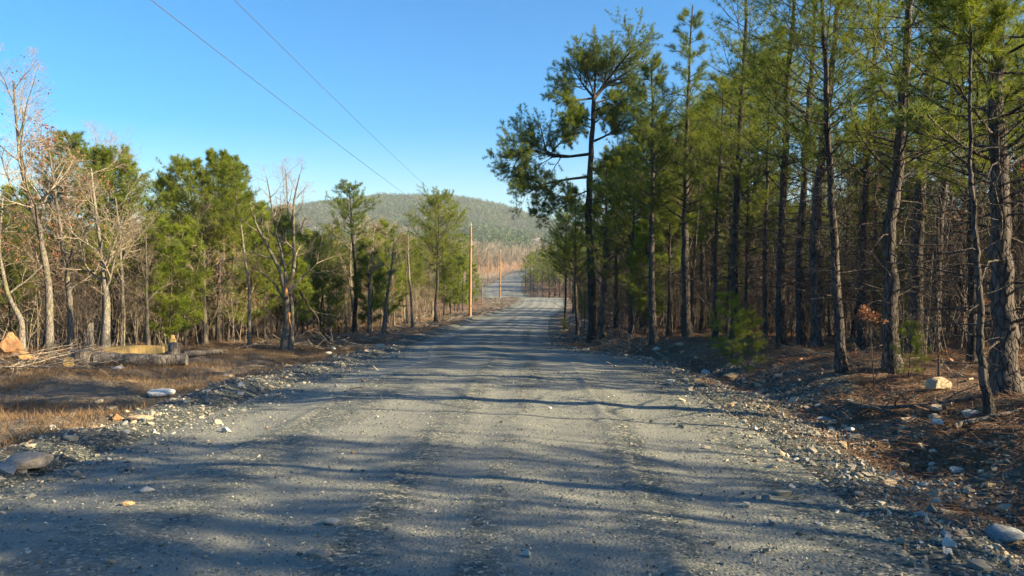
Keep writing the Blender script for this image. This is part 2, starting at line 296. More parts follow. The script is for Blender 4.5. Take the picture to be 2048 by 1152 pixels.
ry = np.unique(np.array(gsp(-30, 2, .6, .3) + gsp(2.2, 30, .07, .14) + gsp(30, 130, .15, .8) + gsp(131, 716, 1, 4)))
u = np.linspace(0, 1, 193)
l = sm(ry, EY, EL)[:, None] - .6; r = sm(ry, EY, ER)[:, None] + .6; RXX = l + (r - l) * u[None, :]; RYY = np.repeat(ry[:, None], 193, 1)
RZZ = zroad(RXX, RYY)
cen = (l + r) / 2; ac_ = RXX - cen
trk = np.zeros_like(RXX)
for c0, wd in ((-2.35, .35), (-.75, .38), (.35, .2), (1.25, .4), (2.3, .25)): trk += np.exp(-((ac_ - c0 + .25 * vnoise(RYY * .05, RYY * 0 + c0 * 7, 4)) / wd) ** 2)
RZZ -= 0.018 * trk * (RYY < 200)
for c0, hh_ in ((-2.05, .022), (1.72, .026), (-.2, .014)):      # thin ridges of loose gravel thrown up beside the wheel tracks
    RZZ += hh_ * (.55 + 1.3 * vnoise(RYY * 1.1, RYY * 0 + c0, 12)).clip(0, 1.3) * np.exp(-((ac_ - c0 + .22 * vnoise(RYY * .12, RYY * 0 + c0, 13)) / .06) ** 2) * (RYY < 60)
wb = sstep(9, 14, RYY) * (1 - sstep(26, 34, RYY)) * np.exp(-((ac_ - .1) / 1.9) ** 2)
RZZ += 0.013 * wb * np.sin(RYY * 2 * np.pi / .62 + 1.5 * vnoise(ac_ * .8, RYY * .3, 8)) * (.6 + 1.2 * vnoise(ac_ * .7, RYY * .25, 3))
m_, k_ = RXX.shape; idx = np.arange(m_ * k_).reshape(m_, k_)
mb = MB(); mb.add(np.stack([RXX, RYY, RZZ], -1), Q=np.stack([idx[:-1, :-1], idx[:-1, 1:], idx[1:, 1:], idx[1:, :-1]], -1).reshape(-1, 4))
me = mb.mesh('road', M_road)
at = me.attributes.new('ruv', 'FLOAT_VECTOR', 'POINT'); at.data.foreach_set('vector', np.stack([ac_, RYY, RYY * 0], -1).ravel().astype(np.float32))
at = me.attributes.new('track_far_sun', 'FLOAT', 'POINT'); at.data.foreach_set('value', np.clip(trk + .7 * sstep(90, 150, RYY), 0, 1.2).ravel().astype(np.float32))  # wheel tracks; far stretch lightened as drier gravel with sunlight painted into its colour
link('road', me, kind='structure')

def clear_left(y): return float(sm(y, EY, EL)) - float(np.interp(y, [-40, 17, 20, 24, 29, 43, 68, 100, 130, 200, 280, 340], [10, 10, 9.7, 7.8, 5.8, 3.5, 2.8, 4, 7, 15, 10, 5]))
# ---------------------------------------------------------------- far wooded hill (past counting)
def far_wood(n, ya, yb, xr, mp, mb_, ts, seed, names):
    rg = np.random.default_rng(seed)
    y = ya + (rg.random(n) ** .75) * (yb - ya); x = rg.uniform(xr[0], xr[1], n) * y
    ok = (np.abs(x - (sm(y, EY, EL) + sm(y, EY, ER)) / 2) > 7) & ((y > 420) | (x < np.array([clear_left(v) for v in y]) - 2) | (x > sm(y, EY, ER) + 5)); x = x[ok]; y = y[ok]; z = zt(x, y); n = len(x)
    pine = (fbm(x, y, .012, 3, 40) * 1.3 + fbm(x, y, .05, 2, 41) - .02 + .5 * sstep(600, 1100, y)) > rg.normal(size=n) * .25
    pine &= ~((y > 200) & (y < 420) & (x > -90) & (x < 20) & (rg.random(n) < .85))
    for nm, sel, mt, lab in ((names[0], pine, M_far, names[2]), (names[1], ~pine, M_farb, names[3])):
        S = np.stack([x[sel], y[sel], z[sel]], 1); k = len(S); mb = MB(); H = rg.uniform(6, 13, (k, 1))
        if mt is M_far:
            m = mp; q = rg.normal(size=(k, m, 3)); q = q / np.linalg.norm(q, axis=-1, keepdims=True) * rg.random((k, m, 1)) ** .33
            tz = q[..., 2:3]; c = S[:, None] + np.concatenate([q[..., :2] * H[:, None] * .25 * (1.1 - .45 * tz), H[:, None] * (.62 + .38 * tz)], -1)
            a = rg.normal(size=(k, m, 3)) * ts; b = rg.normal(size=(k, m, 3)) * ts; V = np.stack([c, c + a, c + b], 2)
            mb.add(V, T=np.arange(k * m * 3).reshape(-1, 3))
        else:
            m = mb_; d = nrm(np.concatenate([rg.normal(size=(k, m, 2)) * .38, rg.uniform(.5, 1.2, (k, m, 1))], -1)); s0 = S[:, None] + H[:, None] * np.array([0, 0, 1]) * rg.uniform(.1, .55, (k, m, 1))
            L = H[:, None] * rg.uniform(.2, .5, (k, m, 1)); sd = nrm(np.cross(d, rg.normal(size=(k, m, 3)))) * .11 * ts / .75; V = np.stack([s0 - sd, s0 + sd, s0 + d * L], 2); mb.add(V, T=np.arange(k * m * 3).reshape(-1, 3))
            V = np.stack([S + [.12, 0, 0], S - [.12, 0, 0], S + H * [0, 0, .8]], 1); mb.add(V, T=np.arange(k * 3).reshape(-1, 3))
        link(nm, mb.mesh(nm, mt, False), kind='stuff', label=lab, category='forest')
far_wood(52000, 395, 1265, (-.74, .2), 42, 22, .8, 11, ('hill_pines', 'hill_bare_trees', 'dark green pines covering the distant hill', 'grey brown leafless trees on the slopes of the distant hill'))
far_wood(5200, 125, 400, (-.6, .25), 150, 50, .36, 12, ('valley_pines', 'valley_bare_trees', 'green pines massed in the valley between the road crest and the hill', 'pale leafless trees massed in the valley below the hill'))

# ---------------------------------------------------------------- tree builders
def trunk_line(rg, H, r0, path=None, N=28, wob=.02, tip=.12, flare=1.5):
    t = np.linspace(0, 1, N)
    if path is None:
        a = rg.random(2) * 6.28; off = np.stack([np.sin(t * rg.uniform(1.5, 4) + a[0]) - np.sin(a[0]), np.sin(t * rg.uniform(1.5, 4) + a[1]) - np.sin(a[1])], 1) * H * wob
        P = np.concatenate([off, (t * H)[:, None]], 1)
    else:
        path = np.array(path, float); tt = np.linspace(0, 1, len(path)); P = np.stack([np.interp(t, tt, path[:, i]) for i in range(3)], 1)
        P[1:-1] = (P[:-2] + 2 * P[1:-1] + P[2:]) / 4
    P[:, :2] += np.cumsum(rg.normal(size=(N, 2)), 0) * H * .0012; P[0, 2] -= .15
    R = r0 * (1 - (1 - tip) * t ** 1.1) * (1 + (flare - 1) * np.exp(-t * H / .25))
    return P[None], R[None]
def rough_trunk(mb, rg, P, R, k=14, amp=.06):
    m2 = MB(); tubes(m2, P, R, k); V = m2.V[0].reshape(P.shape[1], k, 3); c = P[0][:, None]
    V = c + (V - c) * (1 + rg.normal(size=(P.shape[1], k, 1)) * amp); mb.add(V, Q=m2.Q[0])
def pine(seed, H=9, r0=.13, base_=.35, spread=1.6, nb=46, sub=5, tm=26, ln=.17, wd=.006, ntuft=4, need=None, dead=10, path=None, irregular=0, topw=.6, k=12, N=30, barkm=None, droop=0.0, brr=.42):
    rg = np.random.default_rng(seed); mb = MB(); P, R = trunk_line(rg, H, r0, path, N=N); rough_trunk(mb, rg, P, R, k)
    def prof(t):
        q = (t - base_) / (1 - base_); s = spread * (np.minimum(1, .45 + 2.2 * q) * (1 - q) ** .75 + topw * .35)
        return s * (1 + irregular * rg.normal(size=np.shape(t)) * .5).clip(.3, 1.9)
    b, br = grow(rg, P, R, nb, t=(base_, .985), ang=(50, 80), N=7, up=.10 - droop, wig=.10, rr=brr, absL=prof, tip=.3)
    tubes(mb, b, br, 5)
    if dead:
        d, drr = grow(rg, P, R, dead, t=(.12, base_ + .12), ang=(65, 100), N=6, up=-.03, wig=.16, rr=.15, absL=lambda t: spread * .75 + 0 * t, tip=.2, rmin=.008)
        tubes(mb, d, drr, 4); d2, dr2 = grow(rg, d, drr, 4, N=4, wig=.2, up=-.05, rmin=.003); tubes(mb, d2, dr2, 3)
    s, sr = grow(rg, b, br, sub, t=(.25, .97), ang=(25, 60), L=(.35, .6), N=4, up=.10 - droop, wig=.14, rr=.6, flat=.45, tip=.4); tubes(mb, s, sr, 3)
    cr = MB(); tt = np.repeat(np.linspace(.35, 1, ntuft)[None], len(s), 0) + rg.uniform(-.06, 0, (len(s), ntuft)); p1, _, a1 = samp(s, sr, tt)
    t2 = np.repeat(np.linspace(.55, 1, 3)[None], len(b), 0); p2, _, a2 = samp(b, br, t2); pt, _, at_ = samp(P, R, np.array([[.97, .99, 1.0]]))
    S = np.concatenate([p1.reshape(-1, 3), p2.reshape(-1, 3), pt[0]]); A = np.concatenate([a1.reshape(-1, 3), a2.reshape(-1, 3), at_[0]]); A = nrm(A + [0, 0, .35 - droop])
    needles(cr, rg, S, A, tm, ln, wd)
    return [('trunk', mb.mesh('pine_trunk', barkm or M_pbark)), ('crown', cr.mesh('pine_crown', need or M_need, False))]
def oak(seed, H=8, r0=.13, path=None, nl=9, l1=7, l2=6, l3=4, t0=.35, leaf=0, bark=None, twig=None, ang=(25, 60), spread=.5, N=24, k=10, up=.06, lsz=.07, lead=0, wig=.16):
    rg = np.random.default_rng(seed); mb = MB(); P, R = trunk_line(rg, H, r0, path, N=N, wob=.03, tip=.22); rough_trunk(mb, rg, P, R, k, .04)
    b, br = grow(rg, P, R, nl, t=(t0, 1), ang=ang, N=8, up=up, wig=wig, rr=.56, absL=lambda t: H * spread * (1.15 - .75 * t), tip=.25); tubes(mb, b, br, 6)
    cr = MB(); c, c_ = grow(rg, b, br, l1, t=(.2, 1), ang=(25, 60), L=(.35, .65), N=6, up=up, wig=wig, rr=.65, tip=.3); tubes(cr, c, c_, 4)
    b0, b0r = grow(rg, P, R, 5, t=(t0*.7, 1), ang=(40, 80), N=5, wig=.2, rr=.3, absL=lambda t: H * .12 + 0 * t); c = np.concatenate([c, walk(rg, b0[:,0], nrm(b0[:,-1]-b0[:,0]), np.full(len(b0), H*.14), 6, .03, .2, b0r[:,0]*.6, .3)[0]]); c_ = np.concatenate([c_, np.repeat((b0r[:,:1]*.6), 6, 1)*np.linspace(1,.3,6)])
    d, d_ = grow(rg, c, c_, l2, t=(.2, 1), ang=(25, 60), L=(.4, .7), N=4, up=up * .7, wig=.2, rr=.7, tip=.4, rmin=.0035); tubes(cr, d, d_, 3)
    e, e_ = grow(rg, d, d_, l3, t=(.2, 1), ang=(25, 60), L=(.4, .8), N=3, up=.03, wig=.2, rr=.8, tip=.5, rmin=.0028); tubes(cr, e, e_, 3)
    parts = [('trunk', mb.mesh('oak_trunk', bark or M_obark)), ('crown', cr.mesh('oak_crown', twig or M_twig))]
    if leaf:
        lf = MB(); i = rg.choice(len(e), min(len(e), int(len(e) * leaf) + 1), replace=False); i = i[fbm(e[i, 0, 0] * 1, e[i, 0, 1] + e[i, 0, 2] * 1.7, .9, 2, seed) > .02]
        if len(i): leaves(lf, rg, np.repeat(e[i, -1], 3, 0) + rg.normal(size=(len(i) * 3, 3)) * .04, lsz); parts.append(('leaves', lf.mesh('oak_leaves', M_brown, False)))
    return parts

# prototypes
pineM = [pine(100 + i, H=9, r0=rr, base_=bb, spread=sp, nb=52, sub=7, tm=18, ln=.2, wd=.013, need=nd, irregular=.35, N=20, k=8) for i, (rr, bb, sp, nd) in enumerate([(.11, .42, 1.9, M_need), (.09, .5, 1.5, M_need), (.13, .38, 2.3, M_need), (.12, .55, 2.1, M_needd), (.08, .48, 1.6, M_need)])]
pineN = [pine(150 + i, H=10, r0=rr, base_=bb, spread=sp, nb=58, sub=8, tm=26, ln=.15, wd=.007, need=nd, irregular=.35, dead=22) for i, (rr, bb, sp, nd) in enumerate([(.10, .34, 1.7, M_needd), (.12, .4, 1.8, M_need), (.085, .3, 1.5, M_needd), (.11, .45, 1.9, M_need)])]
pineY = [pine(170 + i, H=4.5, r0=.045, base_=.12, spread=1.0, nb=40, sub=5, tm=18, ln=.2, wd=.012, need=M_needy, dead=4, N=14, k=6) for i in range(3)]
pineF = [pine(180 + i, H=9, r0=.12, base_=bb, spread=1.9, nb=26, sub=4, tm=7, ln=.34, wd=.045, ntuft=3, need=nd, dead=4, N=10, k=5) for i, (bb, nd) in enumerate([(.35, M_need), (.45, M_need), (.25, M_needy)])]
oakM = [oak(200 + i, H=8, r0=rr, t0=t0, leaf=lf) for i, (rr, t0, lf) in enumerate([(.12, .35, 0), (.10, .45, .15), (.14, .3, 0), (.09, .4, .3)])]
oakF = [oak(220 + i, H=8, r0=.12, nl=8, l1=5, l2=5, l3=3, twig=M_twig, N=10, k=5) for i in range(2)]
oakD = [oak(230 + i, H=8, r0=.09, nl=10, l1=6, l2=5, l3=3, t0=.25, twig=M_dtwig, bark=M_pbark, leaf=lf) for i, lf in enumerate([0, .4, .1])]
sapM = [oak(240 + i, H=3.2, r0=.022, nl=9, l1=5, l2=4, l3=2, t0=.12, N=12, k=5, leaf=lf, bark=b, twig=t, spread=.42, ang=(20, 55), lsz=.08) for i, (lf, b, t) in enumerate([(0, M_obark, M_twig), (.5, M_obark, M_twig), (0, M_dtwig, M_dtwig), (.6, M_dtwig, M_dtwig), (0, M_obark, M_twig)])]

GROUPS = {}
def put(name, label, cat, group, protos, x, y, H=None, H0=1, rz=None, tilt=None):
    s = (H / H0) if H else 1; z = float(surf(x, y)); rz = rng.random() * 6.28 if rz is None else rz
    return thing(name, label, cat, (x, y, z - .03), protos, rz, s, group, tilt if tilt is not None else tuple(rng.normal(size=2) * .02))
TAKEN = []
def free(x, y, d):
    for a, b in TAKEN:
        if (a - x) ** 2 + (b - y) ** 2 < d * d: return False
    return True

# ---------------------------------------------------------------- feature trees, left of the road
def feat(kind, name, label, cat, group, px, d, **k):
    p = P_(px, d); TAKEN.append((p[0], p[1])); parts = (pine if kind == 'p' else oak)(**k); o = thing(name, label, cat, tuple(p), parts, 0, 1, group); return o
LT = 'trees at the edge of the left-hand clearing'; RT = 'pines at the edge of the right-hand wood'
def pth(d, pts, px0, py0):   # trunk path from frame positions at one distance
    return [((a - px0) / F * d, 0.25 * d / 20 * math.sin(i * 1.3), (py0 - b) / F * d) for i, (a, b) in enumerate(pts)]
feat('o', 'bare_oak', 'tall leafless oak at the far left, its pale twigs reaching highest above the clearing', 'tree', LT, 97, 21, seed=1, H=8.0, r0=.115, path=pth(21, [(97, 708), (85, 560), (72, 440), (52, 330), (45, 160)], 97, 708), nl=12, l1=7, t0=.4, spread=.42, leaf=.05)
feat('o', 'bare_oak', 'leafless oak with rust brown leaves low on its leaning trunk, second from the left', 'tree', LT, 140, 22, seed=2, H=6.2, r0=.10, path=pth(22, [(140, 712), (128, 600), (118, 480), (108, 300)], 140, 712), nl=10, t0=.35, spread=.42, leaf=.4)
feat('o', 'bare_oak', 'mossy forked oak standing behind the sawn log', 'tree', LT, 208, 21.5, seed=3, H=5.4, r0=.125, path=pth(21.5, [(208, 702), (205, 600), (200, 520), (192, 330)], 208, 702), nl=9, t0=.42, spread=.5, ang=(35, 70))
feat('o', 'crooked_oak', 'crooked thin oak curving to the left at the frame edge', 'tree', LT, 42, 20.5, seed=4, H=4.8, r0=.09, path=pth(20.5, [(42, 700), (32, 630), (8, 570), (8, 480), (22, 380)], 42, 700), nl=7, t0=.4, spread=.4)
feat('o', 'bare_oak', 'leafless oak whose wide crown spreads against the sky behind the bushy left pine', 'tree', LT, 215, 34, seed=5, H=9.6, r0=.14, nl=9, t0=.45, spread=.42, path=pth(34, [(215, 660), (225, 500), (235, 380), (225, 290)], 215, 670))
feat('p', 'bushy_pine', 'broad bushy pine with a dense sunlit crown at the left', 'pine', LT, 232, 27, seed=6, H=6.9, r0=.16, base_=.3, spread=2.3, nb=84, sub=8, tm=24, wd=.013, need=M_need, irregular=.3)
feat('p', 'tall_pine', 'pine with a rounded top half hidden by the tallest leafless oak', 'pine', LT, 125, 28, seed=7, H=7.9, r0=.14, base_=.4, spread=2.0, nb=66, sub=7, tm=22, wd=.013, need=M_needd, irregular=.3)
feat('p', 'tall_pine', 'wide crowned pine, leftmost of the three tall pines left of the split oak', 'pine', LT, 398, 30, seed=8, H=7.3, r0=.10, base_=.42, spread=2.0, nb=74, sub=8, tm=20, wd=.013, need=M_need, irregular=.25)
feat('p', 'tall_pine', 'narrow pine in the middle of the three tall pines left of the split oak', 'pine', LT, 434, 31, seed=9, H=7.7, r0=.09, base_=.42, spread=1.5, nb=60, sub=7, tm=24, wd=.013)
feat('p', 'tall_pine', 'slim pine, rightmost of the three tall pines left of the split oak', 'pine', LT, 468, 34, seed=10, H=8.2, r0=.08, base_=.42, spread=1.4, nb=56, sub=7, tm=24, wd=.013, need=M_need)
feat('p', 'leaning_pine', 'slender pale trunked pine leaning left with sparse tufts at its top', 'pine', LT, 498, 28.5, seed=11, H=7.0, r0=.075, base_=.62, spread=1.0, nb=26, sub=5, tm=22, wd=.008, barkm=M_obark, path=pth(28.5, [(498, 692), (490, 560), (480, 450), (470, 325)], 498, 692), dead=4)
feat('o', 'bare_oak', 'leafless tree behind the slender leaning pine, fine twigs against the sky', 'tree', LT, 552, 38, seed=13, H=8.6, r0=.10, nl=11, t0=.4, spread=.4)
feat('p', 'tall_pine', 'lone tall slim pine rising centre left in front of the far hill', 'pine', LT, 706, 42, seed=14, H=8.9, r0=.13, base_=.68, spread=1.5, nb=40, sub=6, tm=22, wd=.010, need=M_needd, irregular=.4, topw=.8, path=pth(42, [(708, 655), (708, 560), (703, 470), (701, 358)], 706, 660))
feat('o', 'bare_tree', 'leafless straight tree just right of the lone slim pine', 'tree', LT, 738, 41, seed=15, H=6.3, r0=.09, nl=8, t0=.5, spread=.25)
feat('o', 'bare_tree', 'double stemmed leafless tree leaning right, halfway to the near pole', 'tree', LT, 768, 42, seed=16, H=6.0, r0=.10, nl=8, t0=.5, spread=.3, path=pth(42, [(764, 662), (770, 590), (782, 520), (792, 450)], 768, 662))
feat('p', 'tall_pine', 'broad flat layered pine just left of the near utility pole', 'pine', LT, 872, 60, seed=17, H=10.0, r0=.15, base_=.42, spread=3.0, nb=64, sub=9, tm=22, wd=.013, ln=.22, irregular=.5, topw=.7)
feat('p', 'tall_pine', 'pine with loose dark foliage between the hill and the broad layered pine', 'pine', LT, 815, 56, seed=18, H=6.6, r0=.12, base_=.4, spread=1.6, nb=44, sub=6, tm=20, wd=.012, irregular=.4)
feat('o', 'bare_tree', 'dead broken topped tree with one bare limb, left of the layered pine', 'tree', LT, 825, 50, seed=19, H=6.4, r0=.10, nl=4, l1=4, t0=.7, spread=.3)
# the split oak: two stems, torn orange wood in the fork
def split_oak():
    d = 29.; p = P_(572, d); TAKEN.append((p[0], p[1])); Hp = lambda pts: pth(d, pts, 572, 695)
    root = thing('split_oak', 'forked leafless oak with torn orange wood in its split trunk', 'tree', tuple(p), [], group=LT)
    rg = np.random.default_rng(33); mb = MB(); cr = MB(); stems = []
    for pts, r in (([(566, 700), (568, 640), (570, 585)], .15), ([(580, 700), (580, 640), (578, 570)], .09)):
        P, R = trunk_line(rg, 2, r, Hp(pts), N=12, tip=.8); rough_trunk(mb, rg, P, R, 10, .07)
    for pts, r in (([(570, 590), (558, 540), (535, 490), (515, 440), (505, 400)], .09), ([(576, 580), (584, 520), (584, 470), (590, 400), (604, 345)], .085), ([(574, 590), (566, 530), (548, 450), (545, 380), (540, 350)], .06),
                   ([(580, 575), (600, 545), (632, 520), (640, 490), (662, 470)], .05), ([(570, 600), (545, 560), (510, 530), (490, 512)], .04)):
        P, R = trunk_line(rg, 3, r, Hp(pts), N=14, tip=.25, flare=1.0); P[0, 0, 2] += .15; tubes(mb, P, R, 8)
        b, br = grow(rg, P, R, 8, t=(.25, 1), ang=(25, 60), N=7, up=.08, wig=.18, rr=.6, absL=lambda t: 1.6 - .9 * t, tip=.25); tubes(cr, b, br, 5)
        c, c_ = grow(rg, b, br, 6, N=5, up=.06, wig=.2, rr=.65, rmin=.004); tubes(cr, c, c_, 3)
        e, e_ = grow(rg, c, c_, 5, N=4, up=.05, wig=.2, rr=.7, rmin=.0035); tubes(cr, e, e_, 3)
    link('trunk', mb.mesh('split_trunk', M_obark), root); link('crown', cr.mesh('split_crown', M_twig), root)
    S = np.array([[x, -.2, z] for x, z in ((.05, 2.15), (.1, 2.5), (.17, 1.5))]); P, R = walk(rg, S, nrm(np.array([[.1, 0, 1.], [.6, 0, 1], [0, 0, -1]])), np.array([.5, .6, .9]), 5, 0, .08, np.array([.10, .075, .05]), .15)
    for j in range(3): t = MB(); tubes(t, P[j:j + 1], R[j:j + 1], 6); link('torn_wood', t.mesh('torn_wood', M_torn, False), root)
split_oak()

# ---------------------------------------------------------------- feature trees, right of the road
def crown_pad(mb, cr, rg, P, R, pads, tm=22, ln=.17, wd=.012):
    """limbs of the old pine: each path carries a dense rounded pad of foliage"""
    for path, r, rad in pads:
        L, LR = trunk_line(rg, 3, r, path, N=14, tip=.3, flare=1.0); L[0, 0, 2] += .15; tubes(mb, L, LR, 7)
        b, br = grow(rg, L, LR, 18, t=(.35, 1), ang=(30, 75), N=6, up=.10, wig=.2, rr=.5, absL=lambda t: rad * (.8 + .4 * t), tip=.3, flat=.35); tubes(mb, b, br, 4)
        c, c_ = grow(rg, b, br, 8, t=(.25, 1), ang=(25, 60), L=(.35, .6), N=4, up=.12, wig=.2, rr=.6, rmin=.005); tubes(mb, c, c_, 3)
        tt = np.repeat(np.array([[.4, .7, 1.]]), len(c), 0); p1, _, a1 = samp(c, c_, tt); needles(cr, rg, p1.reshape(-1, 3), nrm(a1.reshape(-1, 3) + [0, 0, .4]), tm, ln, wd)
def old_pine():
    d = 34.; px0, py0 = 1186, 672; p = P_(px0, d); TAKEN.append((p[0], p[1])); rg = np.random.default_rng(5)
    root = thing('old_pine', 'tall old pine with a flat crown and long drooping left limbs beside the road', 'pine', tuple(p), [], group=RT)
    q = lambda pts, y0=0, y1=0: [((a - px0) / F * d, y0 + (y1 - y0) * i / (len(pts) - 1), (py0 - b) / F * d) for i, (a, b) in enumerate(pts)]
    mb = MB(); cr = MB(); P, R = trunk_line(rg, 13, .20, q([(1186, 672), (1183, 560), (1180, 430), (1186, 320), (1188, 185)]), N=34, tip=.45); rough_trunk(mb, rg, P, R, 14, .07)
    pads = [(q([(1188, 190), (1205, 168), (1240, 145), (1290, 112)], 0, .4), .13, 1.15), (q([(1200, 172), (1235, 130), (1262, 100)], 0, -1), .08, 1.1), (q([(1188, 190), (1170, 165), (1148, 128)], 0, .5), .09, 1.0),
            (q([(1188, 185), (1190, 145), (1195, 112)], 0, .2), .08, 1.0), (q([(1186, 190), (1160, 195), (1135, 200), (1112, 183)], 0, -.6), .07, .7), (q([(1190, 186), (1215, 150), (1235, 110)], 0, 1.2), .07, 1.1), (q([(1188, 186), (1172, 150), (1170, 110)], 0, -1.), .06, .9),
            (q([(1184, 300), (1130, 305), (1095, 300), (1080, 235)], 0, .8), .10, 1.05), (q([(1140, 304), (1090, 300), (1050, 292), (1018, 318)], .2, -.5), .08, 1.0), (q([(1110, 302), (1070, 280), (1040, 262)], .1, .9), .06, .95), (q([(1100, 300), (1120, 280), (1140, 262)], .1, -.8), .05, .7),
            (q([(1060, 295), (1040, 300), (1022, 335)], 0, .5), .05, .7),
            (q([(1183, 345), (1130, 352), (1085, 362), (1045, 385)], 0, -.4), .09, .85), (q([(1120, 353), (1100, 372), (1078, 420)], 0, .6), .06, .6), (q([(1085, 362), (1070, 350), (1050, 345)], 0, 1), .05, .7),
            (q([(1187, 275), (1205, 268), (1225, 258), (1240, 235)], 0, -.5), .08, .8), (q([(1186, 235), (1170, 225), (1150, 222)], 0, .5), .05, .55), (q([(1187, 240), (1205, 225), (1222, 215)], 0, .8), .05, .6), (q([(1184, 330), (1215, 322), (1250, 310)], 0, .6), .06, .8)]
    pads += [(q([(1188, 200), (1215, 190), (1250, 180), (1290, 172)], 0, .7), .06, .8), (q([(1185, 250), (1165, 245), (1145, 235)], 0, -.7), .05, .7), (q([(1187, 215), (1215, 205), (1245, 215)], 0, -.9), .05, .8), (q([(1183, 370), (1150, 385), (1125, 400)], 0, -.8), .05, .8), (q([(1182, 400), (1215, 390), (1245, 395)], 0, .6), .05, .9)]
    crown_pad(mb, cr, rg, P, R, [(a_, b_ * .75, c_) for a_, b_, c_ in pads])
    link('trunk', mb.mesh('old_pine_trunk', M_pbark), root); link('crown', cr.mesh('old_pine_crown', M_needd, False), root)
old_pine()
feat('p', 'tall_pine', 'dark trunked pine standing close behind the old flat topped pine', 'pine', RT, 1207, 33, seed=41, H=7.8, r0=.14, base_=.3, spread=1.7, nb=50, sub=6, tm=22, wd=.009, irregular=.3)
feat('p', 'tall_pine', 'narrow pine with an even crown, first right of the old flat topped pine', 'pine', RT, 1308, 25, seed=42, H=9.4, r0=.13, base_=.45, spread=1.3, nb=56, sub=6, tm=22, wd=.0075, need=M_needd, path=pth(25, [(1308, 677), (1304, 500), (1302, 300), (1296, 118)], 1308, 677), dead=12)
feat('p', 'tall_pine', 'tallest narrow pine with open upswept branches, right of the even crowned one', 'pine', RT, 1376, 25, seed=43, H=11, r0=.155, base_=.4, spread=1.4, nb=56, sub=6, tm=22, wd=.0075, need=M_needd, path=pth(25, [(1376, 678), (1377, 500), (1380, 300), (1386, 25)], 1376, 678), dead=14)
feat('p', 'small_pine', 'thin young pine between the two straight roadside pines', 'pine', RT, 1336, 26.5, seed=44, H=5.6, r0=.07, base_=.4, spread=1.0, nb=34, sub=5, tm=20, wd=.008, dead=8)
for i, (lab, px, py, pts, d, r, H, bb, sp) in enumerate([
    ('massive dark pine trunk with deep plated bark at the right frame edge', 2018, 800, [(2018, 800), (2014, 600), (2010, 300), (2004, 0), (2000, -500)], 8.8, .15, 11, .43, 2.0),
    ('thin leaning pine trunk directly in front of the massive one at the right', 1981, 845, [(1981, 845), (1965, 640), (1935, 400), (1912, 200), (1895, -300)], 7.9, .042, 7.0, .78, .7),
    ('straight dark pine with its foot beside the dry oak leaves', 1787, 742, [(1787, 742), (1786, 500), (1795, 250), (1802, 0), (1806, -450)], 12, .125, 10, .38, 2.0),
    ('slim pine leaning left with its lower trunk lit along one side', 1688, 742, [(1688, 742), (1678, 560), (1660, 380), (1640, 150), (1622, -60), (1610, -300)], 12.3, .08, 9, .42, 1.7),
    ('dark pine trunk near the brush, widest between the slim leaning pines', 1640, 655, [(1640, 655), (1640, 450), (1652, 200), (1662, 0), (1668, -300)], 17.5, .14, 11.5, .38, 2.1),
    ('pine trunk with rough bark standing left of the widest one', 1603, 660, [(1603, 660), (1606, 450), (1614, 200), (1618, 0), (1622, -250)], 18.5, .11, 11, .36, 1.9),
    ('straight pine that starts the dense part of the right wood', 1563, 668, [(1563, 668), (1565, 450), (1570, 200), (1574, 0), (1577, -180)], 19, .12, 11, .34, 1.9),
    ('thin pine beside the straight one at the start of the dense wood', 1532, 655, [(1532, 655), (1534, 450), (1540, 200), (1545, 40)], 21, .07, 8.6, .36, 1.6),
    ('pine trunk rising behind the slim leaning pine', 1722, 665, [(1722, 665), (1730, 450), (1742, 200), (1748, 0), (1752, -200)], 17, .085, 10, .36, 1.7),
    ('stout pine trunk half hidden behind the drooping green branch', 1832, 690, [(1832, 690), (1836, 450), (1842, 200), (1846, 0), (1850, -250)], 15, .135, 10, .38, 1.9),
    ('leaning pine trunk crossing behind the thin dead branches', 1868, 680, [(1868, 680), (1880, 450), (1892, 200), (1905, 0), (1915, -250)], 15.5, .09, 9.6, .4, 1.7),
    ('thin pine trunk standing just left of the massive dark one', 1948, 712, [(1948, 712), (1950, 450), (1958, 200), (1962, -250)], 13.5, .08, 9, .4, 1.7),
    ('pine at the left end of the dense right wood, its crown against the sky', 1470, 662, [(1470, 662), (1474, 450), (1480, 200), (1486, 0), (1488, -60)], 22, .12, 10.8, .3, 2.1),
    ('thin pine with green branches in front of the dark brush', 1432, 668, [(1432, 668), (1436, 500), (1442, 300), (1445, 150)], 23, .075, 7.8, .32, 1.7)]):
    o = feat('p', 'pine_trunk_tree' if False else 'tall_pine', lab, 'pine', RT, px, d, seed=60 + i, H=H, r0=r, base_=bb, spread=sp, nb=46, sub=6, tm=26, wd=.006, ln=.15, need=M_needd if i % 3 == 0 else M_need, path=pth(d, pts, px, py), brr=.27, dead=34, N=60 if i < 3 else 36, k=26 if i == 0 else 14, irregular=.3)

# ---------------------------------------------------------------- the woods
LB = [(100, 'behind the left boulders'), (250, 'behind the sawn log'), (380, 'just right of the sawn log'), (500, 'behind the three tall left pines'), (640, 'around the split oak'), (760, 'around the lone slim pine'), (860, 'left of the layered pine'), (945, 'left of the near utility pole'), (1060, 'beyond the near utility pole'), (1180, 'left of the old pine'), (1300, 'just right of the old pine'), (1400, 'behind the straight roadside pines'), (1530, 'behind the drooping green sapling'), (1620, 'at the start of the dense right wood'), (1720, 'behind the slim leaning pines'), (1850, 'behind the straight dark pine'), (1960, 'left of the massive trunk'), (2300, 'behind the massive trunk'), (9e9, 'outside the right frame edge')]
POOL = {}
def where(o, adj, noun):
    x, y = o.location[0], o.location[1]; px = 1024 + F * x / y if y > 1 else 9e8; w_ = next(b for a, b in LB if px < a)
    dz = 'front row' if y < 26 else 'deeper' if y < 45 else 'farther'; POOL.setdefault((o['category'], adj, noun, dz, w_), []).append((px, o))
